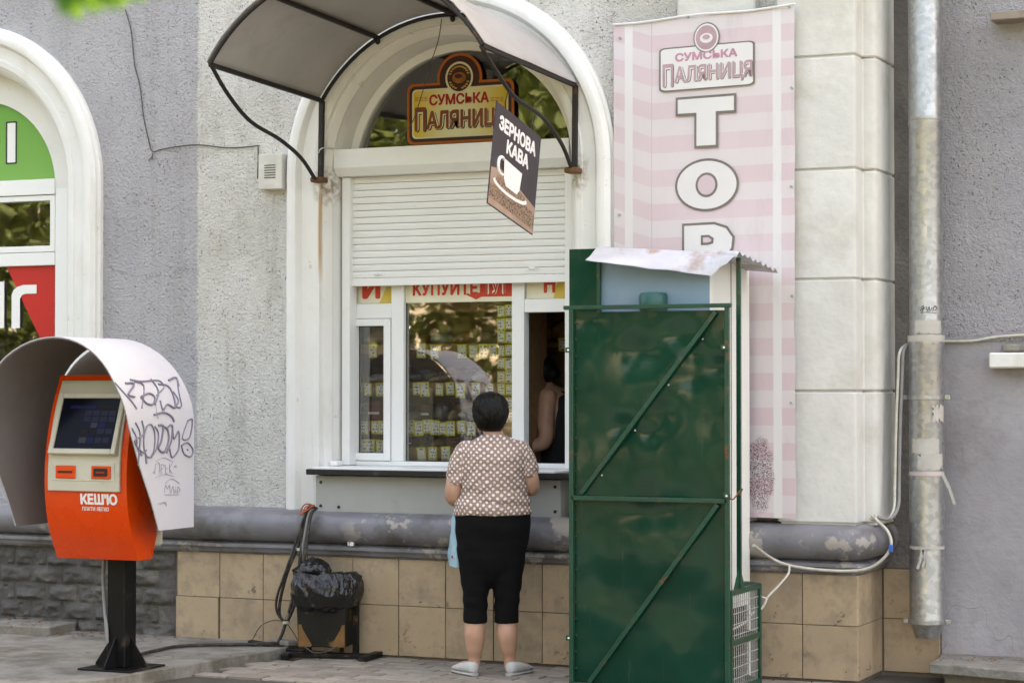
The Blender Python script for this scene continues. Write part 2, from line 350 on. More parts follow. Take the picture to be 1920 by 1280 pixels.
M['joint'] = mat('sandy_joint', (.075,.066,.052), .95, bump=.6, bs=60, var=.25)
def paver_mat():
    n = N('paver_stone'); c = n.mix(n.rnd, (.25,.215,.18), (.36,.315,.265)); c = n.mix(n.ramp(n.noise(14, 4), .35, .7, 0, .5), c, (.20,.175,.145)); c = n.mix(n.ramp(n.noise(4, 4, .7), .55, .7, 0, .6), c, (.14,.12,.10))
    n.bump(n.noise(70, 4), .6, .005); return n.set(c, .9, 0, .25)
M['paver'] = paver_mat()
M['asphalt'] = mat('asphalt', (.05,.05,.05), .9, var=.2, vs=2, bump=.5, bs=90)
M['wood'] = mat('shelf_wood', (.33,.19,.095), .6, var=.2, vs=5, stretch=(1,6,6))
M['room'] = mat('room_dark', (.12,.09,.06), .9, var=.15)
M['leaf_dry'] = mat('dry_leaf', (.16,.075,.03), .8, var=.4, vs=30)
def glass(name, base):
    n = N(name); t = n.t; out = t.nodes['Material Output']
    tr = n.n('ShaderNodeBsdfTransparent'); tr.inputs[0].default_value = (.97,.98,.97,1); gl = n.n('ShaderNodeBsdfGlossy'); gl.inputs['Roughness'].default_value = .012
    bp = n.n('ShaderNodeBump'); bp.inputs['Strength'].default_value = .05; bp.inputs['Distance'].default_value = .02; n.l(n.noise(3.2, 1), bp.inputs['Height']); n.l(bp.outputs[0], gl.inputs['Normal'])
    fr = n.n('ShaderNodeFresnel'); fr.inputs[0].default_value = 1.5; f = n.math('ADD', fr.outputs[0], base)
    mx = n.n('ShaderNodeMixShader'); n.l(f, mx.inputs[0]); n.l(tr.outputs[0], mx.inputs[1]); n.l(gl.outputs[0], mx.inputs[2]); n.l(mx.outputs[0], out.inputs[0]); return n.m
M['glass'] = glass('window_glass', .10)
def bag_mat():
    n = N('black_bag_film'); n.bump(n.noise(24, 3, stretch=(1.5,1.5,.6)), .6, .02); return n.set((.012,.012,.013), .2, 0, .55)
M['bag'] = bag_mat()
def film_mat():
    n = N('clear_film'); t = n.t; out = t.nodes['Material Output']
    tr = n.n('ShaderNodeBsdfTransparent'); gl = n.n('ShaderNodeBsdfGlossy'); gl.inputs['Roughness'].default_value = .12
    bp = n.n('ShaderNodeBump'); bp.inputs['Strength'].default_value = .9; bp.inputs['Distance'].default_value = .03; n.l(n.noise(28, 4), bp.inputs['Height']); n.l(bp.outputs[0], gl.inputs['Normal'])
    mx = n.n('ShaderNodeMixShader'); mx.inputs[0].default_value = .28; n.l(tr.outputs[0], mx.inputs[1]); n.l(gl.outputs[0], mx.inputs[2]); n.l(mx.outputs[0], out.inputs[0]); return n.m
M['film'] = film_mat()
def tag_mat():
    n = N('price_tag_print'); x, y, z = n.xyz(n.gen)
    u = n.math('ABSOLUTE', n.math('SUBTRACT', x, .5)); v = n.math('ABSOLUTE', n.math('SUBTRACT', z, .5))
    inner = n.math('MULTIPLY', n.ramp(u, .36, .38, 1, 0), n.ramp(v, .39, .41, 1, 0))
    scr = n.noise(55, 3, .6, stretch=(1.6,1,1.0)); rows = n.math('ABSOLUTE', n.math('SUBTRACT', n.math('FRACT', n.math('MULTIPLY', z, 4.2)), .5))
    ink = n.math('MULTIPLY', n.ramp(scr, .50, .54), n.ramp(rows, .24, .30, 1, 0)); ink = n.math('MULTIPLY', ink, n.ramp(u, .30, .34, 1, 0))
    c = n.mix(inner, (.72,.68,.09), (.86,.86,.82)); c = n.mix(n.math('MULTIPLY', ink, .85), c, (.03,.035,.09)); return n.set(c, .55, 0, .3)
M['tag'] = tag_mat()
def skin_mat():
    n = N('skin'); c = n.mix(n.ramp(n.noise(9, 5), .3, .7), (.47,.26,.175), (.55,.325,.235)); n.bump(n.noise(120, 3), .1, .002)
    n.b.inputs['Subsurface Weight'].default_value = .12; n.b.inputs['Subsurface Radius'].default_value = (.02,.008,.004); return n.set(c, .5, 0, .4)
M['skin'] = skin_mat()
def dot_mat():
    n = N('polka_dot_jersey'); at = n.n('ShaderNodeAttribute'); at.attribute_name = 'dotuv'
    x, y, z = n.xyz(at.outputs['Vector']); wq = n.math('MULTIPLY', n.math('SUBTRACT', n.noise(7, 2, co=n.raw), .5), .05); x = n.math('ADD', x, wq); y = n.math('ADD', y, n.math('MULTIPLY', n.math('SUBTRACT', n.noise(6, 2), .5), .05)); k = 1/.0365
    def dots(ox, oy):
        fx = n.math('SUBTRACT', n.math('FRACT', n.math('ADD', n.math('MULTIPLY', x, k), ox)), .5); fy = n.math('SUBTRACT', n.math('FRACT', n.math('ADD', n.math('MULTIPLY', y, k), oy)), .5)
        return n.math('SQRT', n.math('ADD', n.math('MULTIPLY', fx, fx), n.math('MULTIPLY', fy, fy)))
    d = n.math('MINIMUM', dots(0, 0), dots(.5, .5)); f = n.ramp(d, .19, .22, 1, 0)
    base = n.mix(n.ramp(n.noise(5, 5), .3, .7), (.30,.205,.17), (.35,.245,.205)); c = n.mix(f, base, (.80,.73,.68))
    n.bump(n.noise(11, 4, .6, stretch=(.7,1,2.2)), .75, .035); n.bump(n.noise(300, 2), .1, .001); return n.set(c, .85, 0, .2)
M['dots'] = dot_mat()
M['trouser'] = mat('black_cotton', (.0075,.0075,.008), .9, var=.2, vs=5, bump=.35, bs=12, bd=.02, spec=.12)
M['hair'] = mat('near_black_hair', (.006,.005,.0045), .45, var=.5, vs=25, spec=.22)
M['shoe'] = mat('pale_grey_canvas', (.52,.53,.52), .85, var=.08, vs=12, bump=.3, bs=120)
M['sole'] = mat('grey_rubber', (.40,.40,.39), .8, var=.1)
M['bluebag'] = mat('light_blue_bag', (.28,.47,.55), .6, var=.1, vs=5, bump=.5, bs=14, bd=.02)
M['heart'] = mat('red_print', (.42,.02,.04), .6)
M['darkcloth'] = mat('dark_top', (.012,.013,.014), .9)
def leafm(name, a, b):
    n = N(name); c = n.mix(n.ramp(n.noise(.9, 3), .35, .65), a, b); out = n.t.nodes['Material Output']
    tl = n.n('ShaderNodeBsdfTranslucent'); n.l(n.mix(.5, c, (.16,.22,.02)), tl.inputs[0]); mx = n.n('ShaderNodeMixShader'); mx.inputs[0].default_value = .35
    n.set(c, .5, 0, .4); n.l(n.b.outputs[0], mx.inputs[1]); n.l(tl.outputs[0], mx.inputs[2]); n.l(mx.outputs[0], out.inputs[0]); return n.m
M['leaf'] = leafm('green_leaf', (.07,.10,.028), (.12,.155,.055))
M['bark'] = mat('pale_bark', (.30,.26,.20), .9, var=.25, vs=4, bump=.8, bs=18, bd=.02, stretch=(3,3,.6))

# ================================================================== SETTING: ground
road = tag(MB().box(-90, 90, -120, 60, -.3, -.14).build('road', M['asphalt']), kind='structure')
pave = tag(MB().box(-14, 14, -6.2, 1.4, -.135, -.014).build('pavement', M['joint']), kind='structure')
kerb = tag(MB().box(-14, 14, -6.36, -6.204, -.136, .0).build('kerb', M['concrete'], bevel=.012), kind='structure')
far = tag(MB().box(-60, 40, -60, -14.5, -.139, -.02).build('lawn', mat('lawn_grass', (.085,.105,.04), .9, var=.3, vs=1.5, bump=.6, bs=40)), kind='structure')
p0 = None
for j in range(9):
    y = -.135-j*.125
    x = -1.47+(.11 if j % 2 else 0)
    while x < 2.5:
        jx, jy, jz = random.uniform(-.002,.002), random.uniform(-.002,.002), random.uniform(-.003,.003)
        edge = -.93+.115*(y+.25)     # slab edge runs out from the wall
        if x > edge-.06:
            if p0 is None:
                p0 = MB().box(0, .210, -.115, 0, -.06, 0).build('paver', M['paver'], pave, bevel=.004); p0.location = (x+jx, y+jy, jz)
            else: inst(p0, 'paver', pave, (x+jx, y+jy, jz), (random.uniform(-.008,.008), random.uniform(-.006,.006), random.uniform(-.008,.008)))
        x += .22
# raised broken slab under the payment terminal
def slab(poly, z0, z1, name, m, jit=.012, sub=5):
    pts = []
    for i in range(len(poly)):
        a, b = Vector(poly[i]+(0,)), Vector(poly[(i+1) % len(poly)]+(0,)); n = max(1, int((b-a).length/.12))
        for k in range(n):
            q = a.lerp(b, k/n); pts.append((q.x+random.uniform(-jit,jit), q.y+random.uniform(-jit,jit)))
    return MB().prism(pts, (0,0,0), XU, YU, ZU, z1, z0).build(name, m, bevel=.006)
tag(slab([(-1.14,-2.02),(-1.08,-1.55),(-.93,-.25),(-.90,-.10),(-6,-.10),(-6,-2.55),(-1.6,-2.45),(-1.22,-2.12)], -.05, .055, 'concrete_slab', M['concrete']), kind='structure')
tag(slab([(-2.65,-.11),(-2.62,-.42),(-6,-.78),(-6,-.11)], .05, .11, 'concrete_step', M['concrete']), kind='structure')
tag(slab([(2.90,-.05),(3.45,-.19),(6,-.3),(6,.41),(2.86,.41)], .07, .125, 'doorstep_slab', M['concrete']), kind='structure')
tag(slab([(2.96,.02),(3.4,-.1),(6,-.2),(6,.40),(2.96,.40)], -.02, .066, 'doorstep_base', M['concrete']), kind='structure')
mb = MB()
for (cx, cy, sp, k, z) in ((-2.6,-.32,.22,60,.113), (-2.25,-.2,.16,40,.06), (-1.9,-.25,.3,26,.06), (-2.9,-.5,.3,40,.113), (3.2,.15,.3,50,.128), (-1.0,-1.0,.5,20,.058)):
    for i in range(k):
        x, y = random.gauss(cx, sp), random.gauss(cy, sp*.35)
        if y > -.13 and x < 2.5: continue
        zz = z if (z < .1 or x < -2.66 or x > 2.9) else .058
        a = random.uniform(0, 6.3); s = random.uniform(.008, .024); e = random.uniform(.0, .012)
        mb.add([(x+s*math.cos(a), y+s*math.sin(a), zz+e), (x-.4*s*math.sin(a), y+.4*s*math.cos(a), zz+.002), (x-s*math.cos(a), y-s*math.sin(a), zz+e*.6), (x+.4*s*math.sin(a), y-.4*s*math.cos(a), zz+.004)], [(0,1,2,3)])
tag(mb.build('fallen_leaves', M['leaf_dry'], fix=False), 'dry brown leaf litter scattered on the concrete slabs', 'leaves', kind='stuff')

# ================================================================== SHOP BUILDING
shop = thing('shop_building', (0,0,0), 'shop building with lilac and off-white stucco, arched windows and beige tiled base', 'building')
ACX, AZ, AR = -.04, 2.95, .79
BCX = -3.62
def wall_arches(x0, x1, z0, z1, Y, arches, NA=24):
    mb = MB(); x = x0
    def q(a, b, c, d): mb.add([(a, Y, c), (b, Y, c), (b, Y, d), (a, Y, d)], [(0,1,2,3)])
    for cx, r, zs, zb in sorted(arches):
        q(x, cx-r, z0, z1); q(cx-r, cx+r, z0, zb)
        for i in range(NA):
            a, b = cx-r*math.cos(math.pi*i/NA), cx-r*math.cos(math.pi*(i+1)/NA)
            za, zb2 = zs+r*math.sin(math.pi*i/NA), zs+r*math.sin(math.pi*(i+1)/NA)
            mb.add([(a, Y, za), (b, Y, zb2), (b, Y, z1), (a, Y, z1)], [(0,1,2,3)])
        x = cx+r
    q(x, x1, z0, z1); return mb
wall_arches(-9, 2.50, -.1, 9.0, 0, [(ACX,.93,AZ,1.1), (BCX,.93,AZ,1.1)]).build('stucco_wall', M['stucco'], shop, fix=False)
MB().box(-9, 2.6, .0, 9, 8.9, 9.1).build('roof', M['concrete'], shop)
MB().box(-9, 9, 8.9, 9.05, -.1, 8.9).build('back_wall', M['stucco_grey'], shop)
MB().box(-9.1, -9, 0, 9, -.1, 8.9).build('side_wall', M['stucco_grey'], shop)
def sweep_arch(prof, cx, r0, zs, zb, NA=40):
    mb = MB(); k = len(prof); path = [(-1, zb, None)]+[(None, None, math.pi*i/NA) for i in range(NA+1)]+[(1, zb, None)]; vs = []
    for s, z, a in path:
        for d, y in prof:
            r = r0+d
            vs.append((cx+s*r, y, z) if a is None else (cx-r*math.cos(a), y, zs+r*math.sin(a)))
    fs = [(i*k+j, (i+1)*k+j, (i+1)*k+j+1, i*k+j+1) for i in range(len(path)-1) for j in range(k-1)]
    return mb.add(vs, fs)
PROF = [(0,.30),(0,.07),(.012,.05),(.012,.02),(.03,-.005),(.045,-.02),(.062,-.02),(.066,-.046),(.105,-.05),(.11,-.042),(.19,-.045),(.198,-.062),(.213,-.085),(.238,-.092),(.262,-.085),(.275,-.066),(.288,-.06),(.29,-.035),(.307,-.03),(.307,.004)]
for cx in (ACX, BCX): sweep_arch(PROF, cx, AR, AZ, .80).build('arch_surround', M['arch'], shop, smooth=32, fix=False)
# wall below the window, behind the counter
MB().box(ACX-.80, ACX+.80, .05, .28, .6, 1.10).build('sill_wall', M['arch'], shop)
MB().box(BCX-.80, BCX+.80, .05, .28, .6, 1.10).build('sill_wall', M['arch'], shop)
# plinth with moulding
TX = 2.52; TY = -.12
def corner_extrude(prof, xl, name, m, smooth=35):
    # prof: (outward offset, z)
    mb = MB(); k = len(prof)
    xs = [xl+i*(TX-.1-xl)/40 for i in range(41)]
    vs = [(x, TY-d+.004*noise.noise((x*3, z*9, 0)), z+.004*noise.noise((x*2.3, 5, z*5))) for x in xs for d, z in prof]
    for a in range(0, 10):
        t = a/9*math.pi/2
        for d, z in prof: rr = .06; vs.append((TX-rr+(rr+d)*math.sin(t), TY+rr-(rr+d)*math.cos(t), z))
    for d, z in prof: vs.append((TX+d, .43, z))
    L = len(vs)//k
    return mb.add(vs, [(i*k+j, (i+1)*k+j, (i+1)*k+j+1, i*k+j+1) for i in range(L-1) for j in range(k-1)])
hp = [(-.13,.872),(-.02,.868)]+[(-.005+.105*math.cos(a), .768+.10*math.sin(a)) for a in [R(85-17*i) for i in range(11)]]+[(.022,.664),(.05,.655),(.052,.636),(.034,.622),(.03,.606),(.006,.600),(.004,.592),(-.02,.59)]
corner_extrude(hp, -9, 'm', None).build('plinth_moulding', M['mould'], shop, smooth=40, fix=False)
pl = MB(); pl.box(-1.885, TX-.014, TY+.012, .2, -.1, .60); pl.box(TX-.2, TX-.012, .1, .43, -.1, .60)
plinth = pl.build('tiled_plinth', M['grout'], shop)
t0 = MB().box(.002, .3105, 0, .012, 0, .288).build('tile', M['tile'], plinth, bevel=.0025); t0.location = (-1.883, TY, .012)
first = True
for r, (z, sc) in enumerate(((.012,1.03), (.312,.965))):
    for k in range(14):
        x = TX-.003-.3135*(14-k)
        if first: first = False; t0.scale.z = sc; continue
        o = inst(t0, 'tile', plinth, (x, TY-random.uniform(0,.0035), z), (random.uniform(-.004,.004), 0, random.uniform(-.004,.004))); o.scale.z = sc
    for k in range(2):
        o = inst(t0, 'tile', plinth, (TX, TY+.005+k*.27, z), (0,0,R(90))); o.scale = (.86, 1, sc)
rp = MB().box(-9, -1.89, TY+.03, .2, -.1, .60).build('rustic_plinth', M['rustic'], shop)
def rock(w, h, seed):
    def fn(u, v):
        e = min(u, 1-u, v, 1-v); b = min(1, e/.16)
        return (u*w, -.004-.05*b*(.45+.9*noise.noise((u*2.2+seed, v*1.8, seed*3.1))+.45*noise.noise((u*6+seed, v*5, seed))), v*h)
    mb = MB().grid(fn, 14, 8); return mb
rocks = [rock(.235, .105, s*7.7).mesh('stone_block', smooth=70) for s in range(5)]
for r in range(5):
    z = .015+r*.113; x = -1.905-.12*(r % 2)
    while x > -4.6:
        o = bpy.data.objects.new('stone_block', random.choice(rocks)); COL.objects.link(o); o.parent = rp; o.location = (x-.238, TY+.032, z)
        if not o.data.materials: o.data.materials.append(M['rustic'])
        x -= .247
# pilaster of whitewashed blocks at the right end, flat pilaster strip behind the banner
pil = thing('x', (0,0,0), '', ''); bpy.data.objects.remove(pil)
core = MB().box(2.085, TX-.012, TY-.006, .2, .86, 9).box(2.1, 2.585, .03, .43, .86, 9).build('pilaster', M['stone'], shop)
cuts = [.872]+[P(1550, y, -.14).z for y in (733, 523, 317, 105)]; cuts += [cuts[-1]+.62*i for i in range(1, 9)]
for a, b in zip(cuts[:-1], cuts[1:]):
    if a > 5.2: continue
    mb = MB(); poly = [(2.07,-.140),(TX-.012,-.140),(TX,-.128),(TX,.008),(TX+.045,.010),(2.59,.022),(2.598,.05),(2.598,.43),(2.07,.43)]
    mb.prism(poly, (0,0,0), XU, YU, ZU, b-.007, a+.005).build('stone_block', M['stone'], core, bevel=.006, smooth=30)
MB().box(2.06, 2.6, -.15, .43, 5.2, 8.9).build('pilaster_upper', M['stone'], shop)
a, b = P(1268, 20, -.1).x, P(1414, 20, -.1).x
MB().box(a, b, -.09, .01, .872, 8.9).build('pilaster_strip', M['stone'], shop, bevel=.01)
# ---- main shop window: white PVC frame set into the arch
YF, YG = .19, .225
wl = ACX-AR+.004; wr = ACX+AR-.004
win = MB(); zt = P(700, 522, YF).z+.25; zb = 1.138
def X(px, Y=YF, y=700): return P(px, y, Y).x
def Zp(py, px=850, Y=YF): return P(px, py, Y).z
win = MB().box(wl, X(655), YF, .27, zb, zt).box(wr-.09, wr, YF, .27, zb, zt).box(wl, wr, YF-.003, .27, zt, zt+.05).box(X(655), wr-.09, YF-.006, .27, zb, Zp(866)).build('shop_window', M['pvc'], shop, bevel=.004, seg=2)
def fr(x0, x1, z0, z1, gx0, gx1, gz0, gz1, y0, y1, name='frame', par=win):
    mb = MB().box(x0, gx0, y0, y1, z0, z1).box(gx1, x1, y0, y1, z0, z1).box(gx0, gx1, y0+.0015, y1, z0, gz0).box(gx0, gx1, y0+.0015, y1, gz1, z1)
    return mb.build(name, M['pvc'], par, bevel=.004, seg=2)
def pane(x0, x1, z0, z1, y=YG, par=win): return MB().box(x0, x1, y, y+.004, z0, z1).build('pane', M['glass'], par)
zb2 = Zp(866)+.001
x655, x735, x757, x960, x983, x1060 = [X(a) for a in (656, 734, 757, 960, 983, 1060)]
ztop_in = zt-.002
MB().box(x735, x757, YF-.004, .262, zb2, ztop_in).build('mullion', M['pvc'], win, bevel=.004, seg=2)
MB().box(x960, x983, YF-.004, .262, zb2, ztop_in).build('mullion', M['pvc'], win, bevel=.004, seg=2)
z595, z568, z558, z585 = Zp(597, 700), Zp(569, 700), Zp(560, 1020), Zp(585, 1020)
MB().box(x655+.001, x735-.001, YF-.002, .26, z595, z568).build('transom', M['pvc'], win, bevel=.003)
MB().box(x983+.001, wr-.091, YF-.002, .26, z585, z558).build('transom', M['pvc'], win, bevel=.003)
fr(x655+.003, x735-.003, zb2+.002, z595-.003, X(669), X(721), Zp(849, 700), Zp(611, 700), YF-.016, .25, 'casement')
pane(X(668), X(722), Zp(850, 700), Zp(610, 700)); pane(x757-.003, x960+.003, zb2-.004, ztop_in); pane(x655, x735, z568, ztop_in, YG+.004); pane(x983, wr-.09, z558, ztop_in, YG+.004)
gask = mat('black_gasket', (.02,.02,.02), .7); 
mb = MB(); g = .0035
for (a, b, c, d, y) in ((X(669), X(721), Zp(849, 700), Zp(611, 700), YG-.006), (x757, x960, zb2, ztop_in, YG-.006)):
    mb.box(a, a+g, y, y+.005, c, d).box(b-g, b, y, y+.005, c, d).box(a+g, b-g, y, y+.005, d-g, d).box(a+g, b-g, y, y+.005, c, c+g)
mb.build('gasket', gask, win)
# fanlight
fan = MB(); r1 = .735
NA = 40; vs = []
for i in range(NA+1):
    a = math.pi*i/NA
    for rr in (r1, AR-.002):
        for y in (.205, .262): vs.append((ACX-rr*math.cos(a), y, AZ+rr*math.sin(a)))
fs = []
for i in range(NA):
    o, p = i*4, i*4+4
    fs += [(o,p,p+2,o+2), (o+1,o+3,p+3,p+1), (o,o+1,p+1,p), (o+2,p+2,p+3,o+3)]
fan.add(vs, fs); fan.box(wl, wr, .205, .262, AZ-.04, AZ)
fano = fan.build('fanlight', M['pvc'], shop, smooth=40)
MB().prism([(ACX-r1*math.cos(math.pi*i/NA), AZ+r1*math.sin(math.pi*i/NA)) for i in range(NA+1)], (0,.23,0), XU, ZU, NY, 0, -.004).build('pane', M['glass'], fano)
# room behind
def room(cx, name):
    x0, x1, y0, y1, z0, z1 = cx-.96, cx+.96, .275, 2.3, .1, 3.95
    v = [(x0,y0,z0),(x1,y0,z0),(x1,y1,z0),(x0,y1,z0),(x0,y0,z1),(x1,y0,z1),(x1,y1,z1),(x0,y1,z1)]
    return MB().add(v, [(0,1,2,3),(7,6,5,4),(1,5,6,2),(2,6,7,3),(3,7,4,0)]).build(name, M['room'], shop, fix=False)
room(ACX, 'shop_room'); room(BCX, 'shop_room')
# ---- left arched window (only its right part is in view)
lw = MB(); YL = .16
gr = P(104, 330, YL).x; lw.box(BCX-AR+.004, BCX+AR-.004, YL+.03, .27, 1.1, 1.2)
lw.box(gr, BCX+AR-.004, YL, .27, 1.1, AZ+.0)
lw.box(BCX-AR+.004, BCX-.62, YL, .27, 1.1, AZ)
zq = [P(60, y, YL).z for y in (337, 366, 474, 498)]
lw.box(BCX-.62, gr, YL-.012, .268, zq[1], zq[0]).box(BCX-.62, gr, YL-.006, .268, zq[3], zq[2])
lwo = lw.build('left_window', M['pvc'], shop, bevel=.004, seg=2)
vs = []; fs = []; rl = BCX+.0; r1b = gr-BCX
for i in range(NA+1):
    a = math.pi*i/NA
    for rr in (r1b, AR-.002):
        for y in (YL, .262): vs.append((BCX-rr*math.cos(a), y, AZ+rr*math.sin(a)))
for i in range(NA):
    o, p = i*4, i*4+4; fs += [(o,p,p+2,o+2), (o+1,o+3,p+3,p+1), (o,o+1,p+1,p), (o+2,p+2,p+3,o+3)]
MB().add(vs, fs).build('arched_frame', M['arch'], lwo, smooth=40)
fr(BCX-.5, gr-.003, zq[2]+.004, zq[1]-.004, BCX-.45, P(94, 420, YL).x, zq[2]+.045, zq[1]-.04, YL-.002, .25, 'vent_frame', lwo)
pane(BCX-.46, P(95, 420, YL).x, zq[2]+.04, zq[1]-.035, .19, lwo)
pane(BCX-.62, gr, 1.2, zq[3], .20, lwo)
grn = N('green_sign_print'); c = grn.mix(grn.ramp(grn.xyz()[2], 2.95, 3.6), (.17,.40,.085), (.10,.34,.035)); grn.set(c, .35, 0, .5)
gs = MB().prism([(BCX-r1b*math.cos(math.pi*i/NA), AZ+r1b*math.sin(math.pi*i/NA)) for i in range(NA+1)]+[(gr-.001, zq[0]+.002), (BCX-r1b+.001, zq[0]+.002)], (0,.20,0), XU, ZU, NY, .004).build('green_arched_sign', grn.m)
tag(gs, 'green half-round shop sign with white letters in the left arched window', 'sign')
def px_poly(pts, Y): return [(P(a, b, Y).x, P(a, b, Y).z) for a, b in pts]
MB().prism(rrect(*[f for f in (P(11, 260, .196).x, P(32, 260, .196).x)], P(20, 308, .196).z, P(20, 228, .196).z, .008), (0,.196,0), XU, ZU, NY, .001).build('letter_outline', M['black_print'], gs)
MB().prism(rrect(P(14, 260, .195).x, P(29, 260, .195).x, P(20, 305, .195).z, P(20, 231, .195).z, .005), (0,.195,0), XU, ZU, NY, .0012).build('letter', M['white_print'], gs)
c0 = P(-34, 268, .195); mb = MB()
mb.prism(ell(c0.x, c0.z, .15, .145), (0,.196,0), XU, ZU, NY, .001).build('letter_outline', M['black_print'], gs)
MB().prism(ell(c0.x, c0.z, .135, .13), (0,.195,0), XU, ZU, NY, .0012).build('letter', M['white_print'], gs)
red = mat('red_vinyl', (.55,.012,.012), .35, var=.05, spec=.5)
rs = MB().prism(px_poly([(12,499),(103,498),(102,645),(78,640)], .19), (0,.192,0), XU, ZU, NY, .003).build('red_window_sticker', red)
tag(rs, 'red triangular vinyl sticker with white letters in the left window', 'sticker')
YR = .186
lt = MB(); w = P(33, 560, YR).x-P(20, 560, YR).x
def gletter(x):  # latin-like small g/r stroke: stem, rounded shoulder, arm
    pts = [(0,0),(.062,0),(.062,.255),(.078,.285),(.105,.295),(.185,.295),(.185,.37),(.085,.37),(.04,.355),(.012,.325),(0,.285)]
    return [(x+a*1.10, P(30, 615, YR).z+b*.78) for a, b in pts]
lt.prism(gletter(P(22, 560, YR).x), (0,YR,0), XU, ZU, NY, .0015)
lt.prism([(P(-8, 560, YR).x, P(0, 615, YR).z), (P(8, 560, YR).x, P(0, 615, YR).z), (P(8, 560, YR).x, P(0, 528, YR).z), (P(-8, 560, YR).x, P(0, 528, YR).z)], (0,YR,0), XU, ZU, NY, .0015)
lt.build('lettering', M['white_print'], rs)

# ================================================================== NEIGHBOUR BUILDING on the right
nb = thing('neighbour_building', (2.6,.42,0), 'lilac-grey neighbouring building with rough stucco above smooth plaster at right', 'building')
zs = P(1850, 640, .42).z
MB().box(2.3, 9, .425, .6, zs, 9).build('stucco_wall', M['stucco_grey'], nb)
MB().box(2.3, 9, .412, .6, -.1, zs-.002).build('plaster_wall', M['plaster'], nb)
MB().box(2.6, 9, .6, 9, 8.9, 9.1).build('roof', M['concrete'], nb)
MB().box(9, 9.1, .5, 9, -.1, 8.9).build('side_wall', M['stucco_grey'], nb)
rt = MB().box(2.50, 2.86, .400, .411, -.1, .6).build('tile_backing', M['grout'], nb)
for z, sc in ((.012,1.03), (.312,.965)):
    o = inst(t0, 'tile', rt, (2.53, .386, z)); o.scale = (1.04, 1, sc)
MB().box(2.5, 2.76, .404, .4115, .6, 9).build('recess_shade_strip', mat('recess_shade_and_dirt', (.17,.16,.15), .95, var=.25, vs=4, bump=.9, bs=40, bd=.012, dirt=(.26,.24,.22), dscale=3), nb)  # added strip: shade of the narrow recess, plus dirt, put into its dark colour
a = P(1858, 690, .36)
MB().box(a.x, a.x+1.2, .30, .42, P(1858, 690, .32).z, P(1858, 661, .32).z).build('window_sill', M['arch'], nb, bevel=.008)
MB().box(a.x+.06, a.x+1.3, .35, .42, P(1870, 659, .36).z, P(1870, 645, .36).z).build('mortar_bed', M['concrete'], nb, bevel=.01)
a = P(1858, 40, .30)
MB().box(a.x, a.x+1.4, .27, .43, a.z, a.z+.045).build('sill_sheet', mat('brown_sill', (.30,.25,.21), .7, dirt=(.14,.10,.08)), nb, bevel=.004)

# ================================================================== COUNTER, SHUTTER, WINDOW CONTENTS
ct = thing('serving_counter', (-.05,-.1,.88), 'narrow black-edged counter board over a grey metal panel below the shop window', 'counter')
xl, xr = P(573, 884, -.21).x, P(1072, 884, -.21).x+.03
MB().box(xl, xr, -.21, .03, P(700, 888, -.21).z-.012, P(700, 881, -.21).z).build('counter_board', M['black'], ct, bevel=.004)
MB().box(xl+.03, ACX+AR-.006, -.19, .21, 1.121, 1.137).build('white_sill', M['pvc'], ct, bevel=.003)
px0, px1 = P(592, 930, -.13).x, P(1051, 930, -.13).x
pz0, pz1 = P(700, 961, -.13).z, P(700, 893, -.13).z
pn = MB().box(px0, px1, -.13, -.118, pz0, pz1).box(px0, px0+.012, -.118, .0, pz0, pz1).box(px1-.012, px1, -.118, .0, pz0, pz1).build('front_panel', M['panel'], ct, bevel=.002)
sc0 = None
for (x, z) in ((px0+.035,pz1-.04),(px0+.035,pz0+.035),(px0+.16,pz0+.03),(px1-.035,pz1-.04),(px1-.035,pz0+.035)):
    mb = MB().tube([(0,.002,0),(0,-.006,0)], [.011,.008], 10)
    if sc0 is None: sc0 = mb.build('screw', M['black'], pn); sc0.location = (x-ORI[pn.name][0], -.13-ORI[pn.name][1], z-ORI[pn.name][2]); sc0.data.transform(Matrix.Translation(Vector(ORI[pn.name])))
    else: inst(sc0, 'screw', pn, (x, -.13, z))
# roller shutter
sh = thing('roller_shutter', (ACX,.1,2.26), 'white slatted roller shutter half lowered over the shop window', 'shutter')
bz0, bz1 = P(640, 330, .02).z, P(640, 280, .02).z
bl, br = P(625, 300, .02).x, ACX+AR-.006
MB().prism([(.02,bz0+.05),(.02,bz1),(.18,bz1),(.18,bz0),(.06,bz0)], (bl,0,0), YU, ZU, XU, br-bl).build('housing', M['shutter'], sh, bevel=.004, seg=2)
gx = P(657, 420, .10).x
zbot = P(700, 538, .13).z
MB().box(gx-.055, gx, .09, .187, 1.14, bz0-.002).build('guide_rail', M['pvc'], sh, bevel=.004)
MB().box(br-.055, br, .09, .187, 1.14, bz0-.002).build('guide_rail', M['pvc'], sh, bevel=.004)
zs0 = P(700, 521, .13).z; ns = 15; pit = (bz0-zs0)/ns
prof = [(0,0),(-.004,.002),(-.005,pit*.2),(-.006,pit*.5),(-.0055,pit*.82),(-.003,pit*.95),(.0,pit*.955),(.004,pit*.95),(.004,0)]
s0 = None
for i in range(ns+1):
    if s0 is None:
        s0 = MB().prism([(p[0], p[1]) for p in prof], (0,0,0), YU, ZU, XU, br-.054-gx).mesh('slat', smooth=50)
    o = bpy.data.objects.new('slat', s0); COL.objects.link(o); o.parent = sh; o.location = Vector((gx-.001, .135+random.uniform(-.0008,.0008), zs0+i*pit))-Vector(ORI[sh.name])
    if not s0.materials: s0.materials.append(M['shutter'])
MB().prism([(-.014,-.002),(-.014,-.05),(.012,-.05),(.012,-.002)], (gx-.001,.135,zs0), YU, ZU, XU, br-.054-gx).build('bottom_bar', M['pvc'], sh, bevel=.004, seg=2)
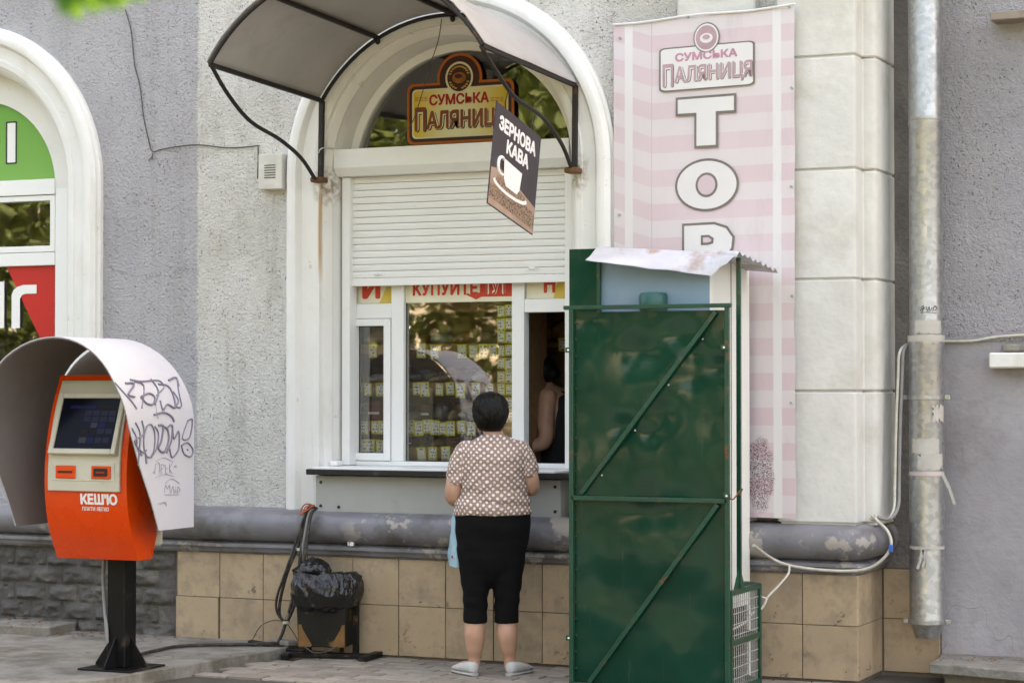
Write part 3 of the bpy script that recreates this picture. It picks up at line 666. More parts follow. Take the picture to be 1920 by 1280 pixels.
for (a, b) in ((708, 513), (998, 502)):
    q = P(a, b, .12); MB().tube([q+Vector((-.02,.004,0)), q+Vector((.022,-.012,-.004))], .009, 8).build('stop_peg', M['pvc'], sh, smooth=40)
# posters behind the glass
cre = mat('cream_poster', (.74,.70,.54), .6, var=.08, vs=4); yel = mat('yellow_print', (.62,.45,.08), .6); redp = mat('red_poster_print', (.60,.05,.025), .5, var=.06)
YP = YG-.013
def poster(name, x0, x1, z0, z1, label): return tag(MB().box(x0, x1, YP, YP+.004, z0, z1).build(name, cre), label, 'poster')
pA = poster('poster', x655+.006, x735-.004, z568+.003, ztop_in-.01, 'cream poster with a red letter above the narrow left casement')
MB().text('И', (X(676),YP,Zp(560,700)), XU, ZU, NY, w=X(710)-X(676), h=.135, bold=.06).build('lettering', redp, pA)
MB().prism([(X(708),Zp(568,700)),(X(733),Zp(568,700)),(X(733),Zp(538,700)),(X(722),Zp(538,700))], (0,YP,0), XU, ZU, NY, .0006).build('yellow_shape', yel, pA)
pB = poster('poster', x983+.004, wr-.095, z558+.003, ztop_in-.01, 'cream poster with a red letter above the dark serving hatch')
MB().text('Н', (X(1017),YP,Zp(549,1020)), XU, ZU, NY, w=X(1039)-X(1017), h=.12, bold=.06).build('lettering', redp, pB)
MB().prism([(X(1035),z558+.004),(X(1062),z558+.004),(X(1062),ztop_in-.02)], (0,YP,0), XU, ZU, NY, .0006).build('yellow_shape', yel, pB)
zp0 = Zp(566, 850); pC = poster('banner_strip', x757+.002, x960-.002, zp0, ztop_in-.012, 'cream and red strip poster across the top of the large pane')
MB().prism([(X(868),Zp(551)),(X(890),Zp(562)),(X(900),Zp(557)),(X(958),Zp(557)),(X(958),ztop_in-.014),(X(897),ztop_in-.014),(X(897),Zp(549))], (0,YP,0), XU, ZU, NY, .0008).build('red_field', redp, pC)
t_o = (X(771), YP, Zp(553))
MB().text('КУПУЙТЕ', t_o, XU, ZU, NY, w=X(893)-X(771), h=.112, bold=.09, t=.0016, t0=.0009, space=1.04).build('lettering_edge', M['white_print'], pC)
MB().text('КУПУЙТЕ', t_o, XU, ZU, NY, w=X(893)-X(771), h=.112, bold=.055, t=.0024, t0=.0017, space=1.04).build('lettering', redp, pC)
t_o = (X(903), YP, Zp(553))
MB().text('ТУТ', t_o, XU, ZU, NY, w=X(950)-X(903), h=.10, bold=.09, t=.0016, t0=.0009).build('lettering_edge', M['white_print'], pC)
MB().text('ТУТ', t_o, XU, ZU, NY, w=X(950)-X(903), h=.10, bold=.015, t=.0024, t0=.0017).build('lettering', redp, pC)
# display shelves
YS = .335
sf = thing('display_shelf', (-.35,.6,.9), 'brown wooden bread display shelves behind the shop glass', 'shelf')
sz = [P(700, y, YS).z for y in (647, 718, 790, 838)]
sx0, sx1 = -.97, X(958, YS)+.02
MB().box(sx0, sx1, .80, .815, .6, 2.55).build('back_panel', M['wood'], sf)
MB().box(sx1, sx1+.02, YS+.002, .80, .6, 2.55).build('side_panel', M['wood'], sf)
for z in sz+[sz[0]+.26]:
    s_ = MB().box(sx0, sx1-.001, YS, .80, z-.02, z).build('shelf_board', M['wood'], sf, bevel=.002)
    MB().box(sx0, sx1-.001, YS-.008, YS-.001, z-.06, z+.004).build('price_rail', M['wood'], s_)
tag0 = MB().box(-.030, .030, -.0015, 0, -.042, .042).mesh('price_tag'); tag0.materials.append(M['tag'])
def price(px, py, Y, label, group, tilt=0, s=1.0):
    o = bpy.data.objects.new('price_tag', tag0); COL.objects.link(o); o.location = P(px, py, Y); o.rotation_euler = (random.uniform(-.02,.1), tilt, random.uniform(-.05,.05)); sc_ = s*random.uniform(.88,1.1); o.scale = (sc_*random.uniform(.92,1.05),1,sc_)
    tag(o, label, 'price tag', group)
Q = lambda l: [600+a/3.2 for a in l]
rows = [('top shelf', 658, [318], [607,687,852,920,982,1038]), ('second shelf down', 730, [288,362], [580,627,717,780,842,935,1018]),
        ('third shelf down', 801, [263,332,375], [542,592,645,692,735,782,848,908]), ('lowest shelf', 846, [257,300,360], [608,677,755])]
for nm, y, L, C in rows:
    for i, a in enumerate(Q(L)):
        price(a, y-(9 if nm == 'lowest shelf' else 0), YS-.012, (f'{ORD[i]} price tag from the left on the {nm} behind the narrow casement' if len(L) > 1 else f'only price tag on the {nm} behind the narrow casement'), 'yellow-edged price tags on the shelves', random.uniform(-.05,.05))
    for i, a in enumerate(Q(C)):
        price(a, y+random.uniform(-2,2)+(4 if nm == 'lowest shelf' else 0), YS-.012-.002*(i % 2), f'{ORD[i]} price tag from the left on the {nm} behind the large pane', 'yellow-edged price tags on the shelves', random.uniform(-.06,.06))
for c, a in enumerate((1087, 1134)):
    for r in range(9):
        y = 583+r*24.5
        price(600+a/3.2, y+random.uniform(-1.5,1.5), YG+.010+.003*(r % 2), f'{ORD[r]} tag from the top in the {"left" if c == 0 else "right"} column stuck inside the large pane', 'price tags stuck on the glass', random.uniform(-.03,.03), .86)
# packed bread
brown = mat('dark_crust', (.10,.045,.018), .6, var=.3, vs=14, bump=.4, bs=40); pale = mat('pale_bread', (.42,.27,.13), .7, var=.25, vs=10, bump=.3, bs=40)
maroon = mat('maroon_wrap', (.16,.02,.03), .35, var=.15); dgrey = mat('dark_wrap', (.03,.03,.032), .3, var=.3); whitew = mat('white_wrap', (.55,.53,.48), .4, var=.15, bump=.5, bs=20); amber = mat('amber_bread', (.52,.23,.05), .5, var=.35, vs=16, bump=.4, bs=30)
prods = [(250,860,80,95,dgrey,'loaf in dark printed wrapper on the third shelf behind the casement',0),
 (340,850,95,120,maroon,'maroon printed bread packet on the third shelf behind the casement',1),
 (345,660,110,60,whitew,'clear bag of pale loaf on the second shelf behind the casement',0),
 (300,1045,90,40,pale,'pale rolls on the lowest shelf behind the casement',0),
 (545,820,70,50,dgrey,'small dark packet with white print at left end of third shelf',0),
 (560,890,95,60,whitew,'crinkled clear bag of pale buns at left of third shelf',2),
 (645,860,70,110,brown,'brown sliced loaf standing on the third shelf',1),
 (735,850,110,120,dgrey,'dark wrapped loaf with striped ends on the third shelf',2),
 (800,890,70,70,pale,'half round pale loaf on the third shelf beside the striped one',0),
 (875,885,80,80,whitew,'white bagged bread behind the customer head on third shelf',0),
 (560,655,130,70,dgrey,'dark loaf in shiny film at left of second shelf',2),
 
 (700,670,120,45,pale,'flat pale loaf at the middle of the second shelf',0),
 (830,630,80,75,amber,'bright orange-brown bun on the second shelf',2),
 (960,655,110,70,whitew,'white bagged loaf at right end of second shelf',0),
 (640,1060,55,40,dgrey,'small dark packet on the lowest shelf',0),
 (715,1065,80,55,pale,'sliced pale loaf in film on the lowest shelf',2),
 (795,1055,90,70,pale,'stack of pale flat rolls on the lowest shelf',3),
 (545,1110,60,60,maroon,'maroon packet at left end of the lowest shelf',1),
 (600,440,110,60,amber,'golden loaf at left of the top shelf',0), (720,430,120,70,whitew,'white bagged loaf on the top shelf',0), (860,425,110,70,amber,'golden loaf in the middle of the top shelf',2), (980,430,110,70,pale,'pale round loaf at right end of the top shelf',0), (320,430,100,70,amber,'golden loaf on the top shelf behind the casement',0)]
rr_ = random.Random(3)
for nm, zy, xs in (('third shelf', 865, (515,605,690,770,840,905,960,1010)), ('lowest shelf', 1060, (520,575,605,680,760,850,905)), ('second shelf', 650, (520,610,655,760,790,880,910,1010)), ('third shelf, behind the casement', 865, (275,372)), ('lowest shelf, behind the casement', 1050, (250,350))):
    for i, a in enumerate(xs): prods.append((a, zy, rr_.uniform(70,105), rr_.uniform(95,130) if 'third' in nm else rr_.uniform(70,105), rr_.choice([pale, brown, whitew, amber, maroon, dgrey, pale, whitew]), f'{ORD[i]} rear packed loaf from left on the {nm}', rr_.choice([0,0,1,2]), .12))
prods = [p if len(p) > 7 else p+(0,) for p in prods]
for zx, zy, w, h, m, lab, kind, dy in prods:
    c = P(600+zx/3.2, 500+zy/3.2, .42+dy); w = w/3.2/312; h = h/3.2/312
    below = [z for z in sz+[sz[0]+.26] if z < c.z+.02]; base = max(below) if below else sz[-1]
    o_ = thing('bread_packet', (c.x, .44+dy, base), lab, 'bread')
    if kind == 1:
        MB().prism([(-w/2,0),(w/2,0),(w/2*.92,h),(0,h*1.08),(-w/2*.92,h)], (c.x,.38+dy,base), XU, ZU, YU, .12).build('wrapper', m, o_, bevel=.012, seg=2, smooth=60)
        MB().box(c.x-w*.4, c.x+w*.4, .377+dy, .379+dy, base+h*.38, base+h*.5).build('print', M['white_print'], o_)
    elif kind == 3:
        for k in range(4): MB().ball((c.x+.006*(k % 2), .43+dy, base+h*(k+.5)/4), w/2, .07, h/7).build('roll', m, o_, smooth=80)
    else:
        mb = MB().ball((c.x,.44+dy,base+h/2), w/2, .085, h/2*1.02, 20)
        mb.v = [tuple(Vector(q)+Vector((1,1,1))*.012*noise.noise(Vector(q)*14)) for q in mb.v]
        mb.build('loaf', m, o_, smooth=80)
        mb = MB().ball((c.x,.44+dy,base+h*.52), w/2*1.12, .10, h/2*1.12, 20)
        mb.v = [tuple(Vector(q)+Vector((1,1,1))*.02*noise.noise(Vector(q)*22)) for q in mb.v]
        mb.v = [(a, b, max(c_, base+.001)) for a, b, c_ in mb.v]
        mb.build('film', M['film'], o_)
# back-of-room rack seen through the hatch
rk = thing('bread_rack', (.35,1.5,.2), 'dim rack with packed bread at the back of the serving hatch', 'rack')
zr = P(1020, 645, 1.3).z
MB().box(-.2, .9, 1.25, 1.6, zr-.02, zr+.01).build('shelf_board', M['wood'], rk)
MB().box(-.2, .9, 1.25, 1.6, zr+.42, zr+.45).build('shelf_board', M['wood'], rk)
MB().box(-.2, .9, 1.6, 1.62, .2, 2.9).build('back_panel', M['wood'], rk)
MB().box(.9, .92, 1.25, 1.62, .2, 2.9).build('side_panel', M['wood'], rk)
for k, (a, b) in enumerate(((995, 'left'), (1025, 'middle'), (1052, 'right'))):
    c = P(a, 622, 1.4); mb = MB().ball((c.x,1.42,zr+.075), .075, .08, .065, 18); mb.v = [tuple(Vector(q)+Vector((1,1,1))*.02*noise.noise(Vector(q)*20)) for q in mb.v]
    o_ = thing('bread_packet', (c.x,1.42,zr+.01), f'{b} amber loaf in film on the dim rack inside the hatch', 'bread', 'loaves on the back rack'); mb.build('loaf', amber, o_, smooth=80)
    mb = MB().ball((c.x,1.42,zr+.085), .088, .09, .074, 18); mb.v = [tuple(Vector(q)+Vector((1,1,1))*.028*noise.noise(Vector(q)*26)) for q in mb.v]; mb.build('film', M['film'], o_)
price(1002, 647, 1.24, 'left price tag on the dim rack inside the serving hatch', 'price tags on the back rack'); price(1055, 646, 1.24, 'right price tag on the dim rack inside the serving hatch', 'price tags on the back rack')

# ================================================================== SIGN IN THE FANLIGHT
YB = .198
org = mat('sign_orange', (.42,.10,.012), .4, var=.06); dbr = mat('sign_dark_brown', (.045,.012,.008), .4, var=.1); crm = mat('sign_cream', (.66,.62,.45), .45, var=.04)
gy = N('sign_yellow_gradient'); cyl = gy.noise(1.2, 1); x_, y_, z_ = gy.xyz(gy.gen); gm = gy.math('ABSOLUTE', gy.math('SUBTRACT', x_, .5)); gy.set(gy.mix(gy.ramp(gm, .1, .5), (.68,.66,.42), (.62,.42,.02)), .4, 0, .4)
bs = thing('bakery_sign', (0,YB,3.1), 'yellow and brown bakery sign with round loaf emblem in the fanlight', 'sign')
sxl, sxr = P(764, 220, YB).x, P(964, 220, YB).x; sz0, sz1 = P(862, 268, YB).z, P(862, 153, YB).z
ex, ez = P(862, 146, YB).x, P(862, 146, YB).z
W_ = sxr-sxl
def badge(d, ry):
    x0, x1, z0, z1 = sxl+d, sxr-d, sz0+d, sz1-d; r = .045-d*.4; R_ = .152-d*1.05
    a0 = math.asin(max(-1, min(1, (z1-ez)/R_))); p = []
    p += [(x1-r+r*math.cos(R(t)), z1-r+r*math.sin(R(t))) for t in (0,30,60,90)]
    p += [(ex+R_*math.cos(a0+(math.pi-2*a0)*i/18), ez+R_*math.sin(a0+(math.pi-2*a0)*i/18)) for i in range(19)]
    p += [(x0+r+r*math.cos(R(t)), z1-r+r*math.sin(R(t))) for t in (90,120,150,180)]
    p += [(x0+r+r*math.cos(R(t)), z0+r+r*math.sin(R(t))) for t in (180,210,240,270)]
    p += [(x1-r+r*math.cos(R(t)), z0+r+r*math.sin(R(t))) for t in (270,300,330,360)]
    return p
MB().prism(badge(0, 0), (0,YB,0), XU, ZU, NY, .004, -.004).build('board', org, bs)
MB().prism(badge(.016, 0), (0,YB,0), XU, ZU, NY, .0052, .0042).build('brown_border', dbr, bs)
MB().prism(rrect(sxl+.036, sxr-.036, sz0+.036, sz1-.036, .028), (0,YB,0), XU, ZU, NY, .0064, .0054).build('cream_edge', crm, bs)
MB().prism(rrect(sxl+.046, sxr-.046, sz0+.046, sz1-.046, .022), (0,YB,0), XU, ZU, NY, .0074, .0066).build('yellow_field', gy.m, bs)
em = MB().prism(ell(ex, ez, .094, .098), (0,YB,0), XU, ZU, NY, .0084, .0076).build('emblem', crm, bs)
MB().prism(ell(ex, ez, .081, .085), (0,YB,0), XU, ZU, NY, .0094, .0086).build('disc', dbr, em)
MB().prism(ell(ex, ez-.002, .046, .034), (0,YB,0), XU, ZU, NY, .0112, .0096).build('loaf', mat('loaf_print', (.30,.10,.02), .4, var=.4, vs=18), em)
MB().prism(ell(ex-.004, ez+.008, .026, .014), (0,YB,0), XU, ZU, NY, .0122, .0113).build('loaf_shine', mat('loaf_dark', (.05,.015,.01), .3), em)
mb = MB()
for i in range(22):
    a = R(-160+i*320/21-90+180)
    if abs(math.sin(a)) < .25: continue
    q = (ex+.066*math.cos(a), ez+.068*math.sin(a)); mb.prism(ell(q[0], q[1], .010, .006, 8), (0,YB,0), XU, ZU, NY, .0106, .0096)
mb.build('wheat_ring', mat('wheat_print', (.46,.26,.05), .5), em)
sr = mat('sign_red', (.40,.012,.02), .4)
def sgn(txt, a, b, y0, y1, m, bold, t0, t1, nm, off=0.0, par=bs, Y=YB, space=1.0):
    u0, u1 = P(a, (y0+y1)/2, Y).x, P(b, (y0+y1)/2, Y).x; xc = (a+b)/2; z0, z1 = P(xc, y1, Y).z, P(xc, y0, Y).z
    return MB().text(txt, (u0+off, Y, z0-off), XU, ZU, NY, w=u1-u0, h=z1-z0, bold=bold, t=t1, t0=t0, bounds=text_geo(txt, 0.0, space)[2], space=space).build(nm, m, par)
sgn('СУМСЬКА', 806, 918, 175, 196, sr, .05, .0086, .0096, 'lettering')
for tx, a, b, y0, y1 in (('П',779,800,202,247), ('АЛЯНИЦЯ',801,948,205,246)):
    bl_ = .05; sgn(tx, a, b, y0, y1, M['black_print'], .10, .0078, .0086, 'lettering_shadow', .006)
    sgn(tx, a, b, y0, y1, crm, .10, .0088, .0096, 'lettering_edge'); sgn(tx, a, b, y0, y1, mat('lettering_brown', (.22,.055,.018), .4, var=.3, vs=4), .05, .0098, .0106, 'lettering')
for a, b in ((779, 803), (921, 945)): sgn('≡≡≡', a, b, 183, 190, mat('small_print', (.40,.16,.02), .5), .0, .0086, .0092, 'small_print')
# ================================================================== BANNER
b0, b1 = P(1151, 500, -.05), P(1490, 500, -.19)
bu = Vector((b1.x-b0.x, b1.y-b0.y, 0)); BW = bu.length; bu.normalize(); bn = Vector((bu.y, -bu.x, 0))
def BH(px, py):
    h = hit(px, py, b0, bn); return ((h-b0).dot(bu), h.z)
zbt = BH(1150, 46)[1]; zbb = BH(1495, 972)[1]; ztr = BH(1490, 10)[1]
def ban_mat():
    n = N('faded_banner_print'); x, y, z = n.xyz(); z = n.math('ADD', z, zbb); s = n.math('ADD', n.math('MULTIPLY', x, bu.x), n.math('MULTIPLY', y, bu.y))
    fold = n.math('MAXIMUM', n.math('SUBTRACT', BH(1222, 300)[0], s), 0.0)
    zz = n.math('SUBTRACT', z, n.math('MULTIPLY', fold, .35)); st = n.math('FRACT', n.math('MULTIPLY', zz, 1/.194)); st = n.math('FRACT', n.math('ADD', st, .5-(BH(1300,204)[1]/.194) % 1)); st = n.math('ABSOLUTE', n.math('SUBTRACT', st, .5))
    f = n.ramp(st, .24, .26, 1, 0); c = n.mix(f, (.66,.605,.615), (.63,.495,.53))
    wv = n.math('MINIMUM', n.math('ABSOLUTE', n.math('SUBTRACT', s, BH(1179, 300)[0])), n.math('ABSOLUTE', n.math('SUBTRACT', s, BH(1457, 300)[0])))
    c = n.mix(n.ramp(wv, .024, .028, 1, 0), c, (.72,.71,.71)); ln = n.math('ABSOLUTE', n.math('SUBTRACT', s, BH(1222, 300)[0])); c = n.mix(n.ramp(ln, .0015, .004, .7, 0), c, (.42,.36,.36))
    c = n.mix(n.ramp(n.noise(1.3, 4), .3, .7, 0, .4), c, (.72,.66,.66)); c = n.mix(n.ramp(n.noise(5, 8, .7, stretch=(1,1,.3)), .58, .74, 0, .3), c, (.44,.38,.37))
    # peeled, mouldy patch low down
    px_ = n.math('SUBTRACT', s, BH(1425, 890)[0]); pz_ = n.math('SUBTRACT', z, BH(1425, 890)[1]); d = n.math('SQRT', n.math('ADD', n.math('POWER', n.math('MULTIPLY', px_, 2.4), 2.0), n.math('POWER', pz_, 2.0)))
    k = n.math('MULTIPLY', n.ramp(n.math('ADD', d, n.math('MULTIPLY', n.noise(16, 4), .14)), .25, .29, 1, 0), n.ramp(n.noise(150, 2), .42, .58)); c = n.mix(n.math('MULTIPLY', k, .9), c, (.13,.075,.085))
    n.bump(n.noise(2.4, 3, stretch=(2,2,.5)), .35, .03); return n.set(c, .5, 0, .35)
ban = thing('vertical_banner', (b0.x, b0.y, zbb), 'faded pink striped vertical vinyl banner hung beside the arch', 'banner')
def bfn(u, v):
    s = u*BW; z = zbb+v*(zbt+(ztr-zbt)*u-zbb)
    w = .012*math.sin(u*3.14)*math.sin(v*11+u*4)+.006*noise.noise((u*5, v*14, 0)); edge = .012*noise.noise((0, v*9, 3))*(1 if u > .98 else 0)
    z += (.012*abs(math.sin(u*3.5*math.pi)) if v > .99 else 0)*-1
    return b0+bu*(s+edge)+bn*w*.25+Vector((0,0,z-b0.z))
MB().sheet(bfn, 24, 60, bn*-.002).build('vinyl', ban_mat(), ban, smooth=60)
bn_o = Vector((b0.x, b0.y, 0))+bn*.0058
def bpoly(pts): return [BH(a, b) for a, b in pts]
bdk = mat('banner_outline', (.19,.165,.145), .6, var=.15); bwh = mat('banner_white', (.72,.71,.70), .5, var=.03); bpk = mat('banner_pink', (.52,.25,.34), .6, var=.1); bmv = mat('banner_mauve', (.47,.31,.34), .6, var=.15)
def off(poly, d):
    n = len(poly); out = []; A = sum(poly[i][0]*poly[(i+1)%n][1]-poly[(i+1)%n][0]*poly[i][1] for i in range(n)); sg = 1 if A > 0 else -1
    for i in range(n):
        p, q, r_ = Vector(poly[i-1]), Vector(poly[i]), Vector(poly[(i+1)%n]); e1, e2 = (q-p).normalized(), (r_-q).normalized()
        m_ = Vector((e1.y+e2.y, -e1.x-e2.x)); k = m_.length
        m_ = m_/k; c = max(.5, m_.dot(Vector((e1.y, -e1.x)))); out.append(tuple(q+m_*(d*sg/c)))
    return out
def letter(polys, holes, nm):
    for p in polys:
        MB().prism(off(p, .014), bn_o, bu, ZU, bn, .0010, 0).build('letter_outline', bdk, ban); MB().prism(p, bn_o, bu, ZU, bn, .0022, .0012).build('letter', bwh, ban)
    for p in holes:
        MB().prism(off(p, .002), bn_o, bu, ZU, bn, .0034, .0024).build('letter_outline', bdk, ban); MB().prism(off(p, -.012), bn_o, bu, ZU, bn, .0046, .0036).build('letter_counter', bpk2, ban)
bpk2 = mat('banner_pale_pink', (.63,.50,.54), .5, var=.06)
letter([bpoly([(1272,188),(1377,180),(1377,207),(1343,209),(1343,272),(1307,274),(1307,212),(1272,214)])], [], 'T')
c1 = BH(1326, 347); w1 = BH(1382, 347)[0]-c1[0]; h1 = c1[1]-BH(1326, 392)[1]
letter([ell(c1[0], c1[1], w1, h1, 40)], [ell(c1[0], c1[1], w1*.36, h1*.50, 28)], 'O')
pp = bpoly([(1284,424),(1340,421),(1362,428),(1374,445),(1372,465),(1360,480),(1340,488),(1318,490),(1318,520),(1284,522)]); letter([pp], [bpoly([(1316,442),(1330,441),(1339,447),(1338,456),(1328,459),(1316,459)])], 'P')
# printed logo on the banner
lb = bpoly([(1237,92),(1416,73),(1416,160),(1237,174)]); lo = Vector(lb[3]); lx = Vector(lb[2])-lo
def skew(p): # unit square -> logo parallelogram
    return (lo.x+lx.x*p[0], lo.y+lx.y*p[0]+(lb[0][1]-lb[3][1])*p[1])
MB().prism([skew(p) for p in rrect(0, 1, 0, 1, .07)], bn_o, bu, ZU, bn, .001).build('logo_outline', bdk, ban)
MB().prism([skew(p) for p in rrect(.018, .982, .03, .97, .06)], bn_o, bu, ZU, bn, .0022, .0012).build('logo_field', bwh, ban)
ce = BH(1326, 71); lg = MB().prism(ell(*ce, .082, .086), bn_o, bu, ZU, bn, .0034, .0024).build('logo_ring', bdk, ban)
MB().prism(ell(*ce, .075, .079), bn_o, bu, ZU, bn, .0046, .0036).build('logo_disc', bwh, ban); MB().prism(ell(*ce, .066, .069), bn_o, bu, ZU, bn, .0056, .0047).build('logo_disc', bmv, ban)
MB().prism(ell(ce[0], ce[1]-.004, .04, .028), bn_o, bu, ZU, bn, .0066, .0057).build('logo_loaf', bwh, ban)
MB().prism(ell(ce[0], ce[1]+.002, .024, .014), bn_o, bu, ZU, bn, .0076, .0067).build('logo_loaf', bmv, ban)
def btext(txt, a, b, y0, y1, m, bold, t0, t1, nm, dz=0):
    q0, q1 = BH(a, y1), BH(b, y1-(b-a)*.09); d = Vector((q1[0]-q0[0], q1[1]-q0[1])); L = d.length; d.normalize()
    u_ = bu*d.x+ZU*d.y; MB().text(txt, bn_o+bu*(q0[0]+dz)+ZU*(q0[1]-dz), u_, ZU, bn, w=L, h=BH(a, y0)[1]-q0[1], bold=bold, t=t1, t0=t0, bounds=text_geo(txt, 0.0, 1.0)[2]).build(nm, m, ban)
btext('СУМСЬКА', 1267, 1384, 101, 117, bpk, .05, .0024, .0032, 'logo_lettering')
for tx, a, b, y0, y1 in (('П',1244,1264,122,165), ('АЛЯНИЦЯ',1266,1412,126,162)):
    btext(tx, a, b, y0, y1, bdk, .08, .0024, .003, 'logo_lettering_shadow', .004); btext(tx, a, b, y0, y1, bwh, .07, .0032, .0038, 'logo_lettering_edge'); btext(tx, a, b, y0, y1, bmv, .03, .004, .0046, 'logo_lettering')
for (a, b) in ((1163,72),(1290,32),(1382,22),(1480,13),(1162,403),(1485,165),(1484,350),(1486,555),(1484,755)):
    s, z = BH(a, b); q = bn_o+bu*s+ZU*z; MB().tube([q-bn*.01, q+bn*.004], .008, 10).build('eyelet', M['panel'], ban, smooth=40)
q0, q1 = [Vector((b0.x, b0.y, 0))+bu*BH(*p)[0]+ZU*BH(*p)[1]+bn*.01 for p in ((1152, 47), (1492, 10))]
MB().tube([q0.lerp(q1, i/8)+ZU*(-.006*math.sin(i*1.3)) for i in range(9)], .007, 6).build('hem_rope', bwh, ban)

# ================================================================== CANOPY over the window
can = thing('entrance_canopy', (ACX,-.05,2.9), 'arched sheet canopy on a dark iron frame with curled braces above the shop window', 'canopy')
CXc, CZc, CR = -.025, 2.864, .995; HA = R(58.2)
def cpt(a, y, dr=0.0): return Vector((CXc+(CR+dr)*math.sin(a), y, CZc+(CR+dr)*math.cos(a)+(-.05-y)*.038))
YW_, YFc = -.05, -1.355
angs = [-HA, R(-27), R(4), R(31), HA]
for a, b in zip(angs[:-1], angs[1:]):
    def fn(u, v, a=a, b=b):
        t = a+(b-a)*v; y = YW_-.02+(YFc-YW_+.01)*u; return cpt(t, y, .018+.005*noise.noise((u*3, t*4, 1))+(.012*abs(noise.noise((t*9, 0, 4))) if u > .95 else 0))
    MB().sheet(fn, 10, 10, lambda u, v: Vector((0,0,.006))).build('roof_panel', M['canopy'], can, smooth=50)
for y in (YW_-.012, YFc):
    MB().tube([cpt(-HA+2*HA*i/32, y) for i in range(33)], .0125, 8).build('arch_bar', M['iron'], can, smooth=50)
for a in angs:
    MB().bar(cpt(a, YW_-.012, -.002), cpt(a, YFc, -.002), .022, .024).build('purlin', M['iron'], can)
for X_, pts in ((cpt(-HA, 0).x, ((400,120),(428,178),(470,228),(525,262),(565,297),(590,335))), (cpt(HA, 0).x, ((905,88),(930,133),(965,182),(1015,218),(1052,268),(1080,320)))):
    w = [PX(a, b, X_) for a, b in pts]; e = w[-1]; e.y = max(-.2, min(e.y, -.115)); w[0] = cpt(-HA if X_ < 0 else HA, YFc, -.01)
    MB().tube(spline(w, 6), .0120, 8).build('curled_brace', M['iron'], can, smooth=50)
    MB().bar((X_, -.075, e.z-.02), (X_, -.06, cpt(HA, 0).z), .028, .028).build('wall_strut', M['iron'], can)
    MB().box(X_-.04, X_+.04, -.14, -.05, e.z-.02, e.z+.012).build('bracket', M['rust'], can, bevel=.006)
for a, y in ((R(-27), -.1), (R(4), -.1)):
    q = cpt(a, y, -.03); MB().ball(q, .018, .018, .022, 8).build('bolt', M['iron'], can)
w = [P(a, b, -.2) for a, b in ((828,36),(822,75),(806,125),(790,180),(770,235),(735,268))]
tag(MB().tube(spline(w, 5), .0028, 5).build('loose_wire', M['wire']), 'thin loose wire hanging from the canopy in front of the fanlight', 'wire')
# stains of rust under the brackets
# ================================================================== HANGING COFFEE SIGN
XS = .80; c_ = [PX(a, b, XS) for a, b in ((930,190),(1013,258),(1005,445),(918,385))]
su = (c_[1]-c_[0]); SW = su.length; su.normalize(); sv = Vector((0, su.z, -su.y)); sv = sv if sv.z > 0 else -sv
SH = ((c_[0]-c_[3]).length+(c_[1]-c_[2]).length)/2; so = c_[0]-sv*SH
cs = thing('hanging_sign', c_[0], 'dark double-sided coffee sign with a white cup hanging from the canopy brace', 'sign')
dk = mat('sign_dark_print', (.035,.024,.030), .4, var=.25, vs=5); tan = mat('sign_tan_print', (.40,.27,.20), .5, var=.15, vs=9)
MB().prism([(0,0),(SW,0),(SW,SH),(0,SH)], so, su, sv, XU, .006).build('board', dk, cs)
def spx(px, py): h = PX(px, py, XS+.006); return ((h-so).dot(su), (h-so).dot(sv))
MB().prism([(.004,.004),(SW-.004,.004),(SW-.004,SH*.27),(SW*.55,SH*.36),(SW*.2,SH*.40),(.004,SH*.36)], so, su, sv, XU, .0072, .0062).build('table_print', tan, cs)
bm_ = N('coffee_beans_print'); bm_.set(bm_.mix(bm_.ramp(bm_.voro(75), .28, .5), (.02,.010,.007), (.30,.19,.12)), .5)
MB().prism([(.006,.045),(SW-.006,.03),(SW-.006,SH*.20),(SW*.6,SH*.26),(SW*.3,SH*.22),(.006,SH*.20)], so, su, sv, XU, .0084, .0074).build('beans_print', bm_.m, cs)
e0 = (SW*.43, SH*.255); MB().prism(ell(e0[0], e0[1], SW*.37, SH*.062), so, su, sv, XU, .0096, .0086).build('saucer_print', M['white_print'], cs)
MB().prism(ell(e0[0], e0[1]+.012, SW*.33, SH*.05), so, su, sv, XU, .0106, .0097).build('saucer_well', bm_.m, cs)
mb = MB(); hc = (SW*.20, SH*.43)
mb.tube([so+su*(hc[0]+SW*.075*math.cos(t))+sv*(hc[1]+SH*.085*math.sin(t))+XU*.010 for t in [R(60+i*24) for i in range(11)]], .0095, 6)
mb.build('cup_handle_print', M['white_print'], cs)
MB().prism([(SW*.32,SH*.27),(SW*.56,SH*.265),(SW*.61,SH*.32),(SW*.635,SH*.50),(SW*.24,SH*.52),(SW*.265,SH*.33)], so, su, sv, XU, .0124, .0108).build('cup_print', M['white_print'], cs)
for tx, a, b, y0, y1 in (('ЗЕРНОВА', .085, .90, .76, .905), ('КАВА', .28, .77, .585, .725)):
    MB().text(tx, so+su*(SW*a)+sv*(SH*y0), su, sv, XU, w=SW*(b-a), h=SH*(y1-y0), bold=.055, t=.008, t0=.0062).build('lettering', M['white_print'], cs)
for t in (.2, .82):
    q = so+su*(SW*t)+sv*(SH-.01); MB().tube([q+XU*.003, q+Vector((.006,-.01,.045)), q+Vector((.02,-.004,.10))], .0035, 5).build('hanger', M['iron'], cs)
